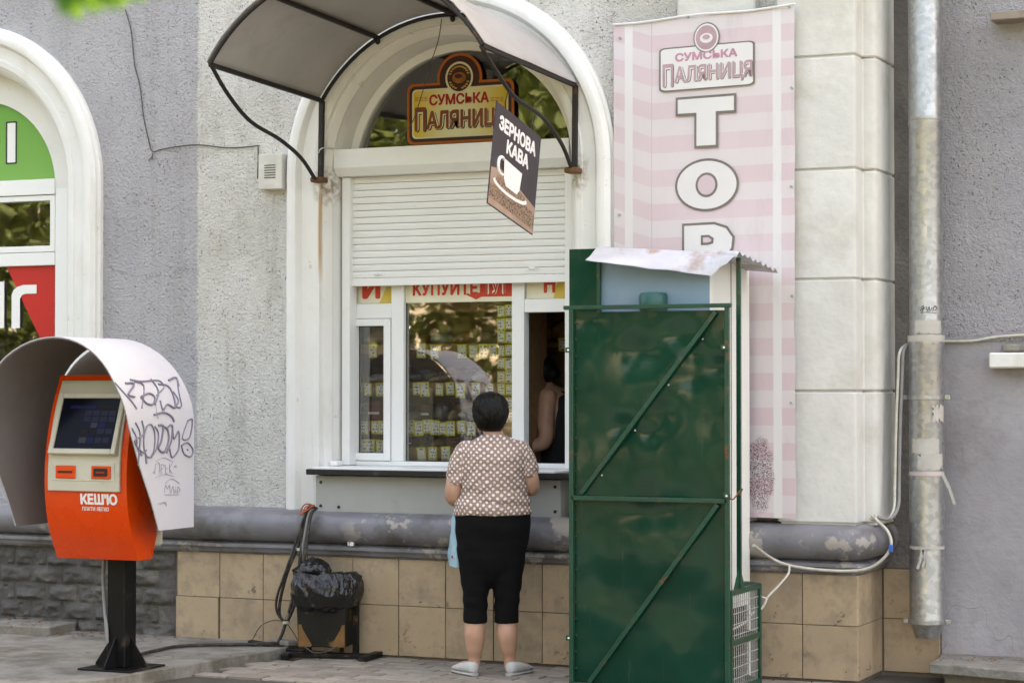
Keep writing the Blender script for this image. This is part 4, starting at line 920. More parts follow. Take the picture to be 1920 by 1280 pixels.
# ================================================================== JUNCTION BOX, WIRES on the wall
a, b = P(485, 290, -.07), P(529, 354, -.07)
jb = thing('junction_box', ((a.x+b.x)/2,0,b.z), 'small off-white vented box on the stucco beside the arch', 'electrical box')
MB().box(a.x, b.x, -.075, .004, b.z, a.z).build('case', mat('box_offwhite', (.60,.59,.54), .55, dirt=(.36,.33,.28), damt=.4), jb, bevel=.006, seg=2)
for i in range(6):
    z = a.z-.068-i*.0155; MB().box(a.x+.045, b.x-.045, -.078, -.074, z-.005, z).build('vent_slot', M['black'], jb)
w = [P(x, y, -.012) for x, y in ((236,18),(246,60),(253,120),(262,160),(269,215),(279,262),(286,284),(300,280),(330,276),(372,273),(420,277),(455,277),(478,275),(486,273))]
w = [q+Vector((random.uniform(-.004,.004), random.uniform(-.004,0), random.uniform(-.004,.004))) for q in w]
tag(MB().tube(spline(w, 5), .0042, 5).build('wall_wire', M['wire']), 'thin dark wire running down the lilac stucco to the vented box', 'wire')
q = P(286, 292, -.01); mb = MB()
for i in range(5): mb.tube([q, q+Vector((random.uniform(-.03,.03), -.012, random.uniform(-.05,.02)))], .003, 5)
tag(mb.build('wire_anchor', M['wire']), 'tangled wire knot fixed to the stucco at the wire bend', 'wire')
w = [P(x, y, -.012) for x, y in ((484,276),(484,300),(483,335))]; tag(MB().tube(w, .004, 5).build('drop_wire', M['wire']), 'short dark wire dropping beside the vented box', 'wire')

# ================================================================== DOWNPIPE
dp = thing('downpipe', (2.83,.2,.1), 'galvanised steel rainwater downpipe with taped scraps of paper in the corner', 'downpipe')
pr = .093; pc = ((P(1705,600,.2).x+P(1768,600,.2).x)/2, .2)
zc = [P(1738, y, .2).z for y in (1195, 1168, 1128, 640, 228, -150)]
def cyl(z0, z1, r0, r1, nm, m, flare=True):
    return MB().lathe([(r0,z0),(r0+.003,z0+.012),(r0,z0+.025),(r1,z1-.03),(r1+.004,z1-.015),(r1+.004,z1)], (pc[0],pc[1],0), 28).build(nm, m, dp, smooth=50)
cyl(zc[1], zc[3], pr+.004, pr+.004, 'pipe_section', M['galv']); cyl(zc[3]+.001, zc[4], pr-.001, pr-.001, 'pipe_section', M['galv']); cyl(zc[4]+.001, 9, pr, pr, 'pipe_section', M['galv'])
MB().lathe([(pr-.03,zc[0]-.0),(pr-.028,zc[0]),(pr-.003,zc[1]-.002),(pr+.004,zc[1])], (pc[0],pc[1],0), 28).build('outlet', M['galv'], dp, smooth=50)
for py in (745, 1168):
    z = P(1738, py, .1).z; cl = MB().lathe([(pr+.007,z-.012),(pr+.011,z-.010),(pr+.011,z+.010),(pr+.007,z+.012)], (pc[0],pc[1],0), 28).build('clamp', M['galv'], dp, smooth=40)
    for s in (-1, 1): MB().box(pc[0]+s*(pr+.025)-.016, pc[0]+s*(pr+.025)+.016, .185, .215, z-.014, z+.014).build('clamp_lug', M['galv'], cl, bevel=.004)
    MB().bar((pc[0],.28,z), (pc[0],.43,z), .02, .02).build('wall_bracket', M['galv'], dp)
paper = mat('torn_paper', (.48,.46,.42), .8, var=.1, vs=12, dirt=(.40,.37,.33), damt=.5)
def wrap(px0, px1, py0, py1, nm, m, jag=.006, rr=.0065, tail=False):
    a0 = math.asin(max(-1, min(1, ((px0-1738)/32)))); a1 = math.asin(max(-1, min(1, ((px1-1738)/32)))); z0, z1 = P(1738, py1, .11).z, P(1738, py0, .11).z
    fr_ = Vector((CX-pc[0], CY-pc[1], 0)).normalized(); sd_ = Vector((-fr_.y, fr_.x, 0))
    def fn(u, v):
        t = a0+(a1-a0)*u; j = jag*noise.noise((u*7, v*5, py0)) if (v in (0, 1) or u in (0, 1)) else 0
        return Vector((pc[0], pc[1], 0))+(fr_*math.cos(t)+sd_*math.sin(t))*(pr+rr)+ZU*(z0+(z1-z0)*v+j*2)
    MB().sheet(fn, 10, 6, lambda u, v: Vector((0,0,0))+fr_*.0006).build(nm, m, dp, smooth=60)
wrap(1717, 1764, 600, 625, 'paper_scrap', paper); wrap(1712, 1760, 822, 850, 'paper_scrap', paper); wrap(1722, 1766, 850, 880, 'paper_scrap', paper, .02); wrap(1748, 1768, 760, 790, 'paper_scrap', paper, .025)
wrap(1708, 1768, 884, 892, 'tape_band', mat('pink_tape', (.55,.47,.46), .5), .002, .009); wrap(1708, 1768, 1024, 1030, 'tape_band', paper, .004, .009); wrap(1706, 1770, 628, 640, 'tape_band', paper, .004, .009)
for pts in (((1768,890),(1780,915),(1790,945)), ((1730,1030),(1726,1050),(1720,1066)), ((1732,1030),(1735,1048),(1730,1062))):
    w = [P(a, b, .08) for a, b in pts]; MB().bar(w[0], w[1], .018, .002, YU).bar(w[1], w[2], .016, .002, YU).build('tape_end', paper, dp)
mb = MB()
for pts in (((1728,577),(1733,573),(1731,584),(1727,581),(1736,577)), ((1738,574),(1741,583),(1744,574),(1746,583),(1750,576)), ((1751,583),(1755,573),(1760,578),(1754,582)), ((1727,587),(1740,585),(1758,587))):
    w = []
    for a, b in pts:
        t = math.asin((a-1738)/34); fr_ = Vector((CX-pc[0], CY-pc[1], 0)).normalized(); sd_ = Vector((-fr_.y, fr_.x, 0)); q = Vector((pc[0], pc[1], 0))+(fr_*math.cos(t)+sd_*math.sin(t))*(pr+.002); w.append(Vector((q.x, q.y, P(a, b, .11).z)))
    mb.tube(spline(w, 3), .0016, 4)
mb.build('marker_scrawl', M['black_print'], dp)
# ================================================================== CABLES on the right
w = [Vector(q) for q in (PX(1413,1022,2.1), P(1445,1045,-.27), P(1475,1058,-.26), P(1520,1066,-.26), P(1580,1070,-.25), P(1625,1066,-.25), P(1655,1048,-.25), P(1671,1022,-.25), P(1664,995,-.24), P(1645,976,-.2), P(1640,968,-.16))]
tag(MB().tube(spline(w, 5), .0085, 7).build('white_cable', M['cable_white'], smooth=60), 'sagging white cable looped below the grey moulding beside the pilaster', 'cable')
w = [P(1640,968,-.16), P(1668,972,-.05), P(1684,950,.05), P(1686,900,.1), P(1688,800,.12), P(1692,700,.14), P(1694,660,.14), P(1704,644,.2), P(1720,640,.33), P(1770,636,.39), P(1830,635,.39), P(1880,627,.39), P(1960,622,.39)]
tag(MB().tube(spline(w, 5), .0095, 7).build('wall_cable', M['cable_grey'], smooth=60), 'grey cable climbing the pilaster edge and running right along the neighbouring wall', 'cable')
w2 = [q+Vector((-.022,-.008,-.012)) for q in w]
tag(MB().tube(spline(w2, 5), .008, 7).build('wall_cable', M['cable_white'], smooth=60), 'thinner off-white cable running alongside the grey one on the neighbouring wall', 'cable')
w = [P(1640,968,-.16)+Vector((.012*math.cos(i*1.9), -.015+.012*math.sin(i*2.3), .012*math.sin(i*1.4))) for i in range(9)]
tag(MB().tube(spline(w, 4), .007, 6).build('cable_knot', M['cable_white'], smooth=60), 'knot of off-white cable lying on the moulding end', 'cable')
q = P(1670, 1028, -.27); tag(MB().box(q.x-.012, q.x+.012, -.272, -.258, q.z-.022, q.z+.022).build('blue_clip', mat('blue_plastic', (.03,.12,.42), .4), bevel=.004), 'small blue plastic clip on the sagging white cable', 'clip')
w = [P(1480,1060,-.27), P(1478,1075,-.3), P(1462,1095,-.36), P(1440,1118,-.42), P(1428,1138,-.45), P(1412,1136,-.45), P(1416,1120,-.46), P(1436,1122,-.45), P(1428,1140,-.47), P(1410,1150,-.5), P(1398,1166,-.56), P(1372,1180,-.7)]
tag(MB().tube(spline(w, 6), .0065, 7).build('thin_cord', M['cable_white'], smooth=60), 'thin cream cord with a loose loop hanging beside the green cage', 'cord')
# ================================================================== CABLES on the left, beside the bin
cb = thing('cable_bundle', (-1.1,-.2,.06), 'bundle of thick black and grey cables drooping from the counter panel to the ground', 'cables')
yq = -.25
for nm, m, r_, pts in (('black_cable', M['cable'], .0095, ((592,952,-.2),(578,955,-.24),(572,985,-.25),(556,1030,-.26),(538,1075,-.27),(526,1122,-.27),(524,1150,-.26),(530,1162,-.25),(536,1168,-.25))),
    ('black_cable', M['cable'], .0105, ((588,953,-.2),(575,958,-.25),(568,1000,-.26),(564,1035,-.28),(558,1080,-.29),(546,1132,-.28),(536,1165,-.26),(528,1190,-.27),(515,1212,-.30),(490,1228,-.36),(440,1238,-.45),(380,1242,-.55),(330,1242,-.68),(300,1243,-.85),(262,1247,-1.1),(240,1249,-1.35))),
    ('grey_cable', M['cable_grey'], .009, ((592,955,-.2),(580,960,-.25),(572,1000,-.275),(566,1040,-.275),(558,1090,-.275),(546,1130,-.275),(538,1160,-.27))),
    ('black_cable', M['cable'], .008, ((590,950,-.21),(574,960,-.26),(556,1012,-.28),(534,1075,-.29),(519,1120,-.29),(520,1148,-.28),(534,1166,-.27))),
    ('black_cable', M['cable'], .009, ((594,952,-.2),(583,966,-.26),(576,1010,-.29),(570,1055,-.30),(560,1105,-.29),(548,1145,-.28),(537,1168,-.26))),
    ('orange_wire', M['wire_red'], .0045, ((590,948,-.2),(575,944,-.24),(566,952,-.26),(564,964,-.27),(572,958,-.28),(579,947,-.27),(584,950,-.25))),
    ('orange_wire', M['wire_red'], .004, ((585,952,-.22),(574,949,-.27),(569,960,-.28),(577,955,-.28),(590,946,-.24))),
    ('thin_wire', M['wire'], .003, ((536,1166,-.26),(515,1162,-.25),(490,1172,-.22),(475,1195,-.2),(465,1215,-.25))), ('thin_wire', M['wire'], .003, ((538,1168,-.25),(550,1185,-.24),(562,1205,-.24)))):
    w = spline([P(*p) for p in pts], 6)
    w = [Vector((q.x, q.y, max(q.z, .069 if q.x < -.93 else .015))) for q in w]
    MB().tube(w, r_, 8).build(nm, m, cb, smooth=60)
for a, b in ((563, 1029), (537, 1166)):
    q = P(a, b, -.262); MB().tube([q+ZU*.008, q-ZU*.008], .024, 10).build('cable_tie', M['cable_white'], cb)
q = P(652, 1019, -.178); mb = MB(); mb.box(q.x, q.x+.006, -.181, -.165, q.z-.012, q.z+.012).box(q.x+.014, q.x+.04, -.181, -.165, q.z-.012, q.z+.011)
tag(mb.build('paper_remnant', M['white_print'], bevel=.001), 'tiny pale paper remnant stuck on the grey moulding', 'paper')
q = P(625, 873, -.02); tag(MB().box(q.x-.025, q.x+.025, -.02, .06, 1.139, q.z+.03).build('socket_box', M['pvc'], bevel=.005), 'small white socket box standing at the left end of the window sill', 'electrical box')
tag(MB().tube(spline([P(597,292,-.07), P(600,281,-.09), P(610,277,-.06), P(626,279,.015)], 5), .004, 5).build('lead_wire', M['cable_white']), 'short white lead running from the left canopy strut to the shutter housing', 'wire')
# ================================================================== PAYMENT TERMINAL
TP = Vector((-1.305,-1.563,.055))
te = thing('payment_terminal', TP, 'orange payment terminal under a grey curved hood with graffiti on its side', 'payment terminal')
Bx0, Bx1 = -1.60, -1.06
arc = [(.675,-1.756),(.80,-1.83),(.95,-1.872),(1.10,-1.886),(1.25,-1.878),(1.40,-1.85),(1.55,-1.802),(1.69,-1.735)]
def yfront(z):
    for (z0, y0), (z1, y1) in zip(arc[:-1], arc[1:]):
        if z <= z1: t = (z-z0)/(z1-z0); return y0+(y1-y0)*t
    return arc[-1][1]
zsm = [.675+i*(1.69-.675)/24 for i in range(25)]
import bisect
def ysm(z): # smoothed arc
    return (yfront(max(.675, z-.05))+yfront(z)+yfront(min(1.69, z+.05)))/3
poly = [(ysm(z), z) for z in zsm]+[(-1.62,1.69),(-1.585,1.55),(-1.585,.80),(-1.63,.675)]
MB().prism(poly, (Bx0,0,0), YU, ZU, XU, Bx1-Bx0).build('body', M['orange'], te, bevel=.006, seg=2, smooth=35)
MB().box(Bx0+.03, Bx1-.03, -1.584, -1.475, .74, 1.62).build('rear_case', M['cream'], te, bevel=.01)
bz = MB().sheet(lambda u, v: (Bx0+.035+u*(Bx1-Bx0-.07), ysm(1.055+v*.605)-.002, 1.055+v*.605), 2, 24, NY*.016).build('bezel', M['cream'], te, bevel=.003, smooth=40)
za, zb_ = 1.285, 1.56
sA = Vector((0, ysm(za)-.040, za)); sB = Vector((0, ysm(zb_)-.022, zb_)); svv = (sB-sA).normalized(); sn = Vector((0, svv.z, -svv.y)); sn = sn if sn.y < 0 else -sn
L = (sB-sA).length; sx0_, sx1_ = -1.515, -1.135
scrf = MB()
for (a0, a1, b0_, b1_) in ((-.03,0,-.03,L+.03), (sx1_-sx0_,sx1_-sx0_+.03,-.03,L+.03), (0,sx1_-sx0_,-.03,0), (0,sx1_-sx0_,L,L+.03)):
    scrf.prism([(a0,b0_),(a1,b0_),(a1,b1_),(a0,b1_)], sA+XU*sx0_, XU, svv, sn, .016, -.03)
scrf.build('screen_frame', M['cream'], te, bevel=.004)
scm = mat('screen_glass', (.005,.006,.012), .15, var=.1, spec=.08)
scr = MB().prism([(0,0),(sx1_-sx0_,0),(sx1_-sx0_,L),(0,L)], sA+XU*sx0_, XU, svv, sn, .004, -.03).build('screen', scm, te)
def emit(name, c, e):
    n = N(name); n.set(tuple(x*.06 for x in c), .3, 0, .1); n.b.inputs['Emission Color'].default_value = c+(1,); n.b.inputs['Emission Strength'].default_value = e; return n.m
eb, el_, ed, eo = emit('screen_icon', (.10,.12,.30), .010), emit('screen_icon_light', (.20,.22,.40), .012), emit('screen_icon_blue', (.03,.05,.30), .016), emit('screen_icon_brown', (.10,.05,.03), .01)
SWd = sx1_-sx0_
def icon(u, v, w, h, m): MB().prism([(u*SWd,v*L),((u+w)*SWd,v*L),((u+w)*SWd,(v+h)*L),(u*SWd,(v+h)*L)], sA+XU*sx0_, XU, svv, sn, .0052, .0042).build('icon', m, scr)
for r in range(2):
    for c in range(4): icon(.42+c*.14, .66-r*.12, .12, .10, eb)
icon(.15,.80,.45,.06,ed); icon(.62,.80,.3,.06,eo); icon(.56,.42,.11,.10,el_); icon(.69,.42,.12,.10,ed); icon(.69,.30,.12,.10,eb); icon(.83,.30,.12,.10,eb); icon(.40,.30,.14,.08,eo); icon(.40,.12,.13,.11,el_); icon(.55,.12,.11,.11,ed); icon(.68,.12,.11,.11,eb); icon(.81,.12,.11,.11,eb)
zz = 1.16; yy = ysm(zz)-.018
MB().box(-1.535, -1.125, yy-.004, yy+.01, zz-.05, zz+.05).build('slot_strip', M['cream'], te, bevel=.003)
for a, b, red_ in ((-1.505,-1.375,False), (-1.27,-1.145,True)):
    s_ = MB().box(a, b, yy-.014, yy-.003, zz-.035, zz+.035).build('slot_plate', M['orange'], te, bevel=.004)
    MB().box(a+.018, b-.018, yy-.016, yy-.0125, zz-(.022 if red_ else .006), zz+(.022 if red_ else .006)).build('slot', M['black'], s_)
    if red_: MB().box(a+.035, b-.035, yy-.018, yy-.0155, zz-.004, zz+.004).build('slot_light', mat('slot_red', (.5,.02,.01), .4), s_)
zl = P(185, 946, -1.88).z; lgz = Vector((0, ysm(zl+.08)-ysm(zl), .08)).normalized(); nl = Vector((0, -lgz.z, lgz.y))
xa, xb = P(151, 935, -1.88).x, P(220, 935, -1.88).x
MB().text("КЕШ'Ю", (xa, ysm(zl)-.003, zl), XU, lgz, nl, w=xb-xa, h=.062, bold=.06, t=.0015).build('lettering', M['white_print'], te)
zl2 = zl-.034
MB().text('ПЛАТИ ЛЕГКО', (xa+.008, ysm(zl2)-.003, zl2), XU, lgz, nl, w=(xb-xa)*.72, h=.022, bold=.02, t=.0015).build('lettering', M['white_print'], te)
# hood
Hx, Hr, Hz = -1.35, .47, 1.42
def hfront(z, top=False):
    k = [(.85,-1.845),(1.0,-1.915),(1.2,-2.03),(1.42,-2.135),(1.64,-2.185),(1.80,-2.17),(1.90,-2.15)]
    for (z0, y0), (z1, y1) in zip(k[:-1], k[1:]):
        if z <= z1: return y0+(y1-y0)*(z-z0)/(z1-z0)
    return k[-1][1]
path = [(-Hr, .85+(Hz-.85)*i/8) for i in range(8)]+[(-Hr*math.cos(math.pi*i/28), Hz+Hr*math.sin(math.pi*i/28)) for i in range(29)]+[(Hr, Hz-(Hz-.85)*i/8) for i in range(1, 9)]
def hp_(i): return path[max(0, min(len(path)-1, i))]
def hood(dr, nm, m, y_in=0.0):
    n_ = len(path)-1
    def fn(u, v):
        x, z = path[int(round(u*n_))]; r_ = Vector((x, 0, max(0, z-Hz))); r_.normalize() if r_.length else None
        yb = -1.50-.05*max(0, (z-1.5))/.4; yf = hfront(z)+y_in
        return Vector((Hx+x, yf+(yb-yf)*v, z))+r_*dr
    def th(u, v):
        x, z = path[int(round(u*n_))]; r_ = Vector((x, 0, max(0, z-Hz))); r_.normalize(); return r_*.005
    return MB().sheet(fn, n_, 8, th).build(nm, m, te, smooth=40)
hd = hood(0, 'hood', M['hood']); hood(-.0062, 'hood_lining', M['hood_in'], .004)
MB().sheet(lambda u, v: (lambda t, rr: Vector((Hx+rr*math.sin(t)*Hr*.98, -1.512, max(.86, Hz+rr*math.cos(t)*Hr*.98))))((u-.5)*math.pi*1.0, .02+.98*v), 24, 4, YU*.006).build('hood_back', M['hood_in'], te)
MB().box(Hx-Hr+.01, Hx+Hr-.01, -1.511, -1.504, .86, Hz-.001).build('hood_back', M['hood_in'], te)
def hood_hit(px, py):
    d = ray(px, py); c = Vector((CX, CY, HC)); t = 10.0
    st = .01
    for _ in range(4000):
        p = c+d*t; dx = p.x-Hx
        rad = math.hypot(dx, max(0, p.z-Hz)) if p.z > Hz else abs(dx)
        if rad < Hr+.0085:
            if st < .0006: return p
            t -= st; st /= 5
        t += st
    return p
def stroke(pts, r, mb):
    w = [hood_hit(60+a/2.909, 620+b/2.909) for a, b in pts]; w = spline(w, 4) if len(w) > 2 else w; mb.tube(w, r, 5)
g1 = MB()
for p in ([(452,282),(500,335),(545,385),(572,425)], [(510,285),(558,290),(525,345),(560,360)], [(535,265),(600,275),(690,270),(720,300)], [(560,275),(610,300),(600,420)], [(595,360),(640,340),(670,365),(660,400),(625,395),(595,360)], [(648,262),(690,330),(670,400)],
    [(690,290),(740,300),(770,350),(780,420),(740,400),(715,430),(700,380)], [(720,310),(680,352)], [(770,330),(800,380),(785,410),(815,412),(800,330),(790,255)], [(745,270),(785,255),(800,300)], [(665,458),(720,445),(760,465),(775,495)],
    [(545,530),(570,580),(575,640),(600,680)], [(565,500),(590,560),(585,660),(580,735)], [(600,490),(610,560),(560,600),(600,660),(625,650)], [(625,520),(650,510),(670,560),(665,650),(640,690),(615,660),(610,580),(625,520)], [(670,520),(690,560),(680,640),(650,690)],
    [(690,515),(715,520),(705,600),(690,640),(720,660),(745,600),(740,540),(715,520)], [(735,530),(765,515),(760,600),(735,665)], [(765,515),(775,590),(800,545),(800,640),(765,690),(750,640)], [(620,670),(625,725)],
    [(850,490),(875,485),(860,580),(820,585),(850,490)], [(815,625),(850,610),(878,650),(865,685),(830,670),(815,625)], [(846,645),(852,650)]): stroke(p, random.uniform(.0038,.0066), g1)
g1.build('graffiti', M['marker'], hd)
g2 = MB()
for p in ([(675,390),(680,440),(690,480)], [(675,710),(720,690),(770,715)], [(675,800),(720,780),(775,792)], [(670,780),(676,725),(695,722),(694,780)], [(704,780),(706,728),(722,735),(706,755)], [(728,728),(730,775),(744,772)], [(730,750),(742,748)], [(750,725),(752,775)], [(764,722),(752,750),(766,778)], [(776,735),(790,733)], [(776,742),(790,740)], [(660,770),(668,772)],
    [(722,880),(728,840),(740,860),(750,840),(755,885)], [(760,885),(768,845),(776,885)], [(786,850),(780,868),(788,882)], [(796,848),(808,865),(798,882),(792,865),(796,848)], [(728,830),(760,805),(805,830)], [(724,892),(800,890)], [(690,940),(710,935),(735,945)], [(700,945),(728,930),(735,955)]): stroke(p, .0016, g2)
g2.build('faint_scribble', M['marker_faint'], hd)
# post, gussets, cable
pw = .058
MB().box(TP.x-pw, TP.x+pw, TP.y-pw, TP.y+pw, .067, .80).build('post', M['post'], te, bevel=.004)
MB().box(TP.x-.175, TP.x+.175, TP.y-.175, TP.y+.175, .055, .066).build('base_plate', M['post'], te, bevel=.002)
for dx, dy in ((1,0),(-1,0),(0,1),(0,-1)):
    d = Vector((dx,dy,0)); n_ = Vector((-dy,dx,0)); MB().prism([(pw+.001,.067),(.172,.067),(.172,.078),(pw+.001,.235)], Vector((TP.x,TP.y,0))-n_*.004, d, ZU, n_, .008).build('gusset', M['post'], te)
MB().tube(spline([(TP.x-.13,TP.y+.02,.70),(TP.x-.125,TP.y+.0,.55),(TP.x-.10,TP.y-.02,.40),(TP.x-.06,TP.y-.063,.30),(TP.x-.05,TP.y-.068,.2)], 6), .011, 7).build('cable', M['cable_grey'], te, smooth=60)

# ================================================================== LITTER BIN with bag
b0_, b1_ = G(568, 1222, .0), G(668, 1222, .0)
bc = Vector((-.70,-.30,0)); ba = R(14)
bx = Vector((math.cos(ba), math.sin(ba), 0)); by = Vector((-math.sin(ba), math.cos(ba), 0))
bi = thing('litter_bin', bc, 'rusty dark metal litter bin on a low stand against the beige tiles', 'litter bin')
def lq(a, b, z): return bc+bx*a+by*b+ZU*z
binm = mat('bin_black_paint', (.014,.014,.011), .6, var=.3, vs=8, spec=.2, dirt=(.20,.10,.035), dscale=5, dth=(.56,.64), damt=.9)
rustp = mat('bare_rust_patch', (.19,.095,.032), .8, var=.35, vs=10)
w0, w1, d0, z0, z1 = .145, .16, .11, .075, .46
v = [lq(-w0,-d0,z0), lq(w0,-d0,z0), lq(w0,d0,z0), lq(-w0,d0,z0), lq(-w1,-d0-.01,z1), lq(w1,-d0-.01,z1), lq(w1,d0,z1), lq(-w1,d0,z1)]
body = MB().add(v, [(0,3,2,1),(4,5,6,7),(0,1,5,4),(1,2,6,5),(2,3,7,6),(3,0,4,7)]).build('body', binm, bi, bevel=.006)
for s in (-1, 1):
    MB().prism([(s*.142,.078),(s*.142,.26),(s*.115,.18),(s*.06,.09),(s*.065,.078)], bc-by*(d0+.0005), bx, ZU, -by, .003).build('rust_patch', rustp, body)
MB().prism(ell(-.085, .335, .018, .02, 9), bc-by*(d0+.006), bx, ZU, -by, .003).build('rust_patch', rustp, body)
MB().bar(lq(.178,.02,.02), lq(.178,.02,.44), .03, .03).build('upright', binm, bi)
for s in (-1, 1):
    MB().bar(lq(s*.10,-.02,.015), lq(s*.10,-.02,.08), .02, .02).build('leg', binm, bi)
MB().bar(lq(-.24,-.06,.022), lq(.30,-.04,.022), .03, .03).build('stand_rail', M['post'], bi, bevel=.003)
MB().bar(lq(.26,-.16,.018), lq(.30,.12,.018), .05, .03).build('foot', M['post'], bi, bevel=.003)
MB().bar(lq(-.22,-.14,.018), lq(-.22,.10,.018), .05, .03).build('foot', M['post'], bi, bevel=.003)
MB().tube(spline([lq(-.10,-.12,.08), lq(-.04,-.15,.05), lq(.04,-.15,.055), lq(.10,-.12,.09)], 5), .003, 5).build('wire_loop', M['wire'], bi)
def bagfn(u, v):
    a = 2*math.pi*u; ca, sa = math.cos(a), math.sin(a)
    k = [(.35,.152,.122),(.385,.20,.16),(.44,.212,.172),(.50,.205,.165),(.545,.19,.15),(.575,.165,.125),(.570,.11,.08),(.545,.05,.04),(.53,.001,.001)]
    t = v*(len(k)-1); i = min(int(t), len(k)-2); f = t-i; z, rx, ry = [k[i][j]+(k[i+1][j]-k[i][j])*f for j in range(3)]
    rg = lambda k, q, w: (1-min(1, 2.2*abs(noise.noise((ca*k+z*w, sa*k, z*q+k)))))**2
    ns = noise.noise((ca*2.0, sa*2.0, z*5))*.024+.013*rg(2.6, 3.5, 5)+.007*rg(6.0, 5, -9)+.003*rg(13, 9, 8)-.012
    if v < .08: z += .05*noise.noise((ca*3, sa*3, 7))
    e = .72; cx_ = math.copysign(abs(ca)**e, ca); sy_ = math.copysign(abs(sa)**e, sa); m_ = 1 if v < .7 else (1-v)/.3
    return lq(cx_*(rx*.97+ns*m_)-.0, sy_*(ry+ns*m_), z-.065+ns*.6)
bagt = thing('bin_bag', lq(0,0,.32), 'crumpled shiny black bag draped over the top of the litter bin', 'bag')
MB().grid(bagfn, 170, 80).build('film', M['bag'], bagt, smooth=80)
def lump(c, rx, ry, rz, seed):
    mb = MB().ball((0,0,0), rx, ry, rz, 60)
    mb.v = [tuple(lq(*c)+Vector(q)*(1+.25*noise.noise(Vector(q)*14+Vector((seed,0,0)))+.22*(1-min(1, 2.2*abs(noise.noise(Vector((q[0]*14, q[1]*14, q[2]*26))))))**2+.06*(1-min(1, 2.2*abs(noise.noise(Vector(q)*45))))**2)) for q in mb.v]; return mb
lump((-.085,0,.525), .10, .09, .062, 2).build('bunched_top', M['bag'], bagt, smooth=80)
for k, (a, b, lab) in enumerate((((-1.12,-.20,.07), (-.93,-.30,.075), 'short dark wooden slat lying at the slab edge left of the bin'), ((-1.20,-.36,.075), (-.86,-.29,.02), 'longer dark plank lying across the slab edge left of the bin'))):
    tag(MB().bar(a, b, .07, .03).build('wooden_plank', M['concrete'] if k == 0 else M['post'], bevel=.004), lab, 'plank')

# ================================================================== GREEN CAGE with vending box
cg = thing('metal_cage', (1.62,-.7,0), 'tall green sheet-metal cage with braced door and wire mesh side', 'cage')
Yd = -1.0; dx0, dx1 = P(1072,900,Yd).x, P(1364,900,Yd).x; dz1 = P(1220,576,Yd).z; zm = P(1220,936,Yd).z
dents = [(P(a, b, Yd).x, P(a, b, Yd).z, r_, d_) for a, b, r_, d_ in ((1200,660,.10,.010),(1275,630,.10,.010),(1300,665,.07,.006),(1165,800,.07,.007),(1240,775,.10,.008),(1215,815,.06,.006),(1290,705,.10,.006),(1345,690,.07,.008),(1100,600,.09,.006),(1250,960,.12,.006),(1190,960,.10,.005),(1140,1100,.16,.006),(1270,1130,.18,.007))]
def doorfn(u, v):
    x, z = dx0+.012+u*(dx1-dx0-.024), .03+v*(dz1-.05); y = Yd+.016+.007*noise.noise((u*2.2, v*4, 0))*math.sin(u*3.14)
    for a, b, r_, d_ in dents: y += 2.0*d_*math.exp(-(((x-a)/r_)**2+((z-b)/r_/.8)**2))
    return (x, y, z)
door = MB().sheet(doorfn, 40, 80, YU*.002).build('door', M['green'], cg, smooth=60)
T = .028
for a, b in (((dx0,.02),(dx0,dz1)), ((dx1,.02),(dx1,dz1)), ((dx0,zm),(dx1,zm)), ((dx0,.035),(dx1,.035)), ((P(1090,925,Yd).x,P(1090,925,Yd).z),(P(1342,585,Yd).x,P(1342,585,Yd).z)), ((P(1105,1282,Yd).x,.05),(P(1346,946,Yd).x,P(1346,946,Yd).z))):
    MB().bar((a[0],Yd,a[1]), (b[0],Yd,b[1]), .024, .024, YU).build('door_bar', M['green_frame'], door, bevel=.002)
MB().bar((P(1058,580,Yd).x,Yd,dz1+.004), (P(1371,573,Yd).x,Yd,dz1+.004), .022, .03, YU).build('door_bar', M['green_frame'], door, bevel=.002)
for a, b in ((1066,656),(1358,651),(1363,929),(1067,1195)):
    q = P(a, b, Yd-.012); lu = MB().box(q.x-.018, q.x+.018, Yd-.018, Yd-.006, q.z-.014, q.z+.014).build('lug', M['green_frame'], door, bevel=.002); MB().tube([q+YU*-.004, q+YU*-.008], .006, 8).build('hole', M['white_print'], lu)
rv0 = None
for i in range(22):
    z = .12+i*(dz1-.2)/21; MB().ball((dx0+.022,Yd+.010,z), .006, .005, .006, 6).build('rivet', M['green_frame'], door)
for i in range(4):
    t = (i+.5)/4; a, b = P(1090,925,Yd), P(1342,585,Yd); q = a.lerp(b, t); MB().ball((q.x+.02,Yd+.008,q.z-.02), .006, .005, .006, 6).build('rivet', M['zinc'], door)
q = P(1378, 925, Yd+.1); MB().tube(spline([P(1365,930,Yd), P(1374,936,Yd), P(1384,924,Yd+.05), P(1392,916,Yd+.08), P(1386,928,Yd+.06)], 4), .004, 5).build('twist_wire', M['rust'], cg)
# tall leaf behind the door, side posts
gx0, gx1, gz = P(1068,470,-.9).x, P(1123,470,-.9).x, P(1090,467,-.9).z
MB().box(gx0, gx1, -.905, -.898, .02, gz).build('rear_leaf', M['green'], cg)
MB().bar((gx1,-.90,.02), (gx1,-.90,gz), .02, .02, YU).build('leaf_post', M['green_frame'], cg)
Xr = P(1365,900,Yd).x; Yb = -.40
zt1, zt2 = PX(1366,1113,Xr).z, PX(1366,1208,Xr).z; zt1 = P(1366,1113,Yd).z; zt2 = P(1366,1208,Yd).z
c3 = [(Xr,Yd+.03), (Xr,Yb-.08), (Xr-.10,Yb)]
for z in (zt1, zt2, .04):
    MB().bar((c3[0][0],c3[0][1],z), (c3[1][0],c3[1][1],z), .022, .03).bar((c3[1][0],c3[1][1],z), (c3[2][0],c3[2][1],z), .022, .03).build('side_rail', M['green_frame'], cg, bevel=.002)
MB().bar((Xr,Yb-.08,.0), (Xr,Yb-.08,zt1+.012), .026, .026).build('side_post', M['green_frame'], cg)
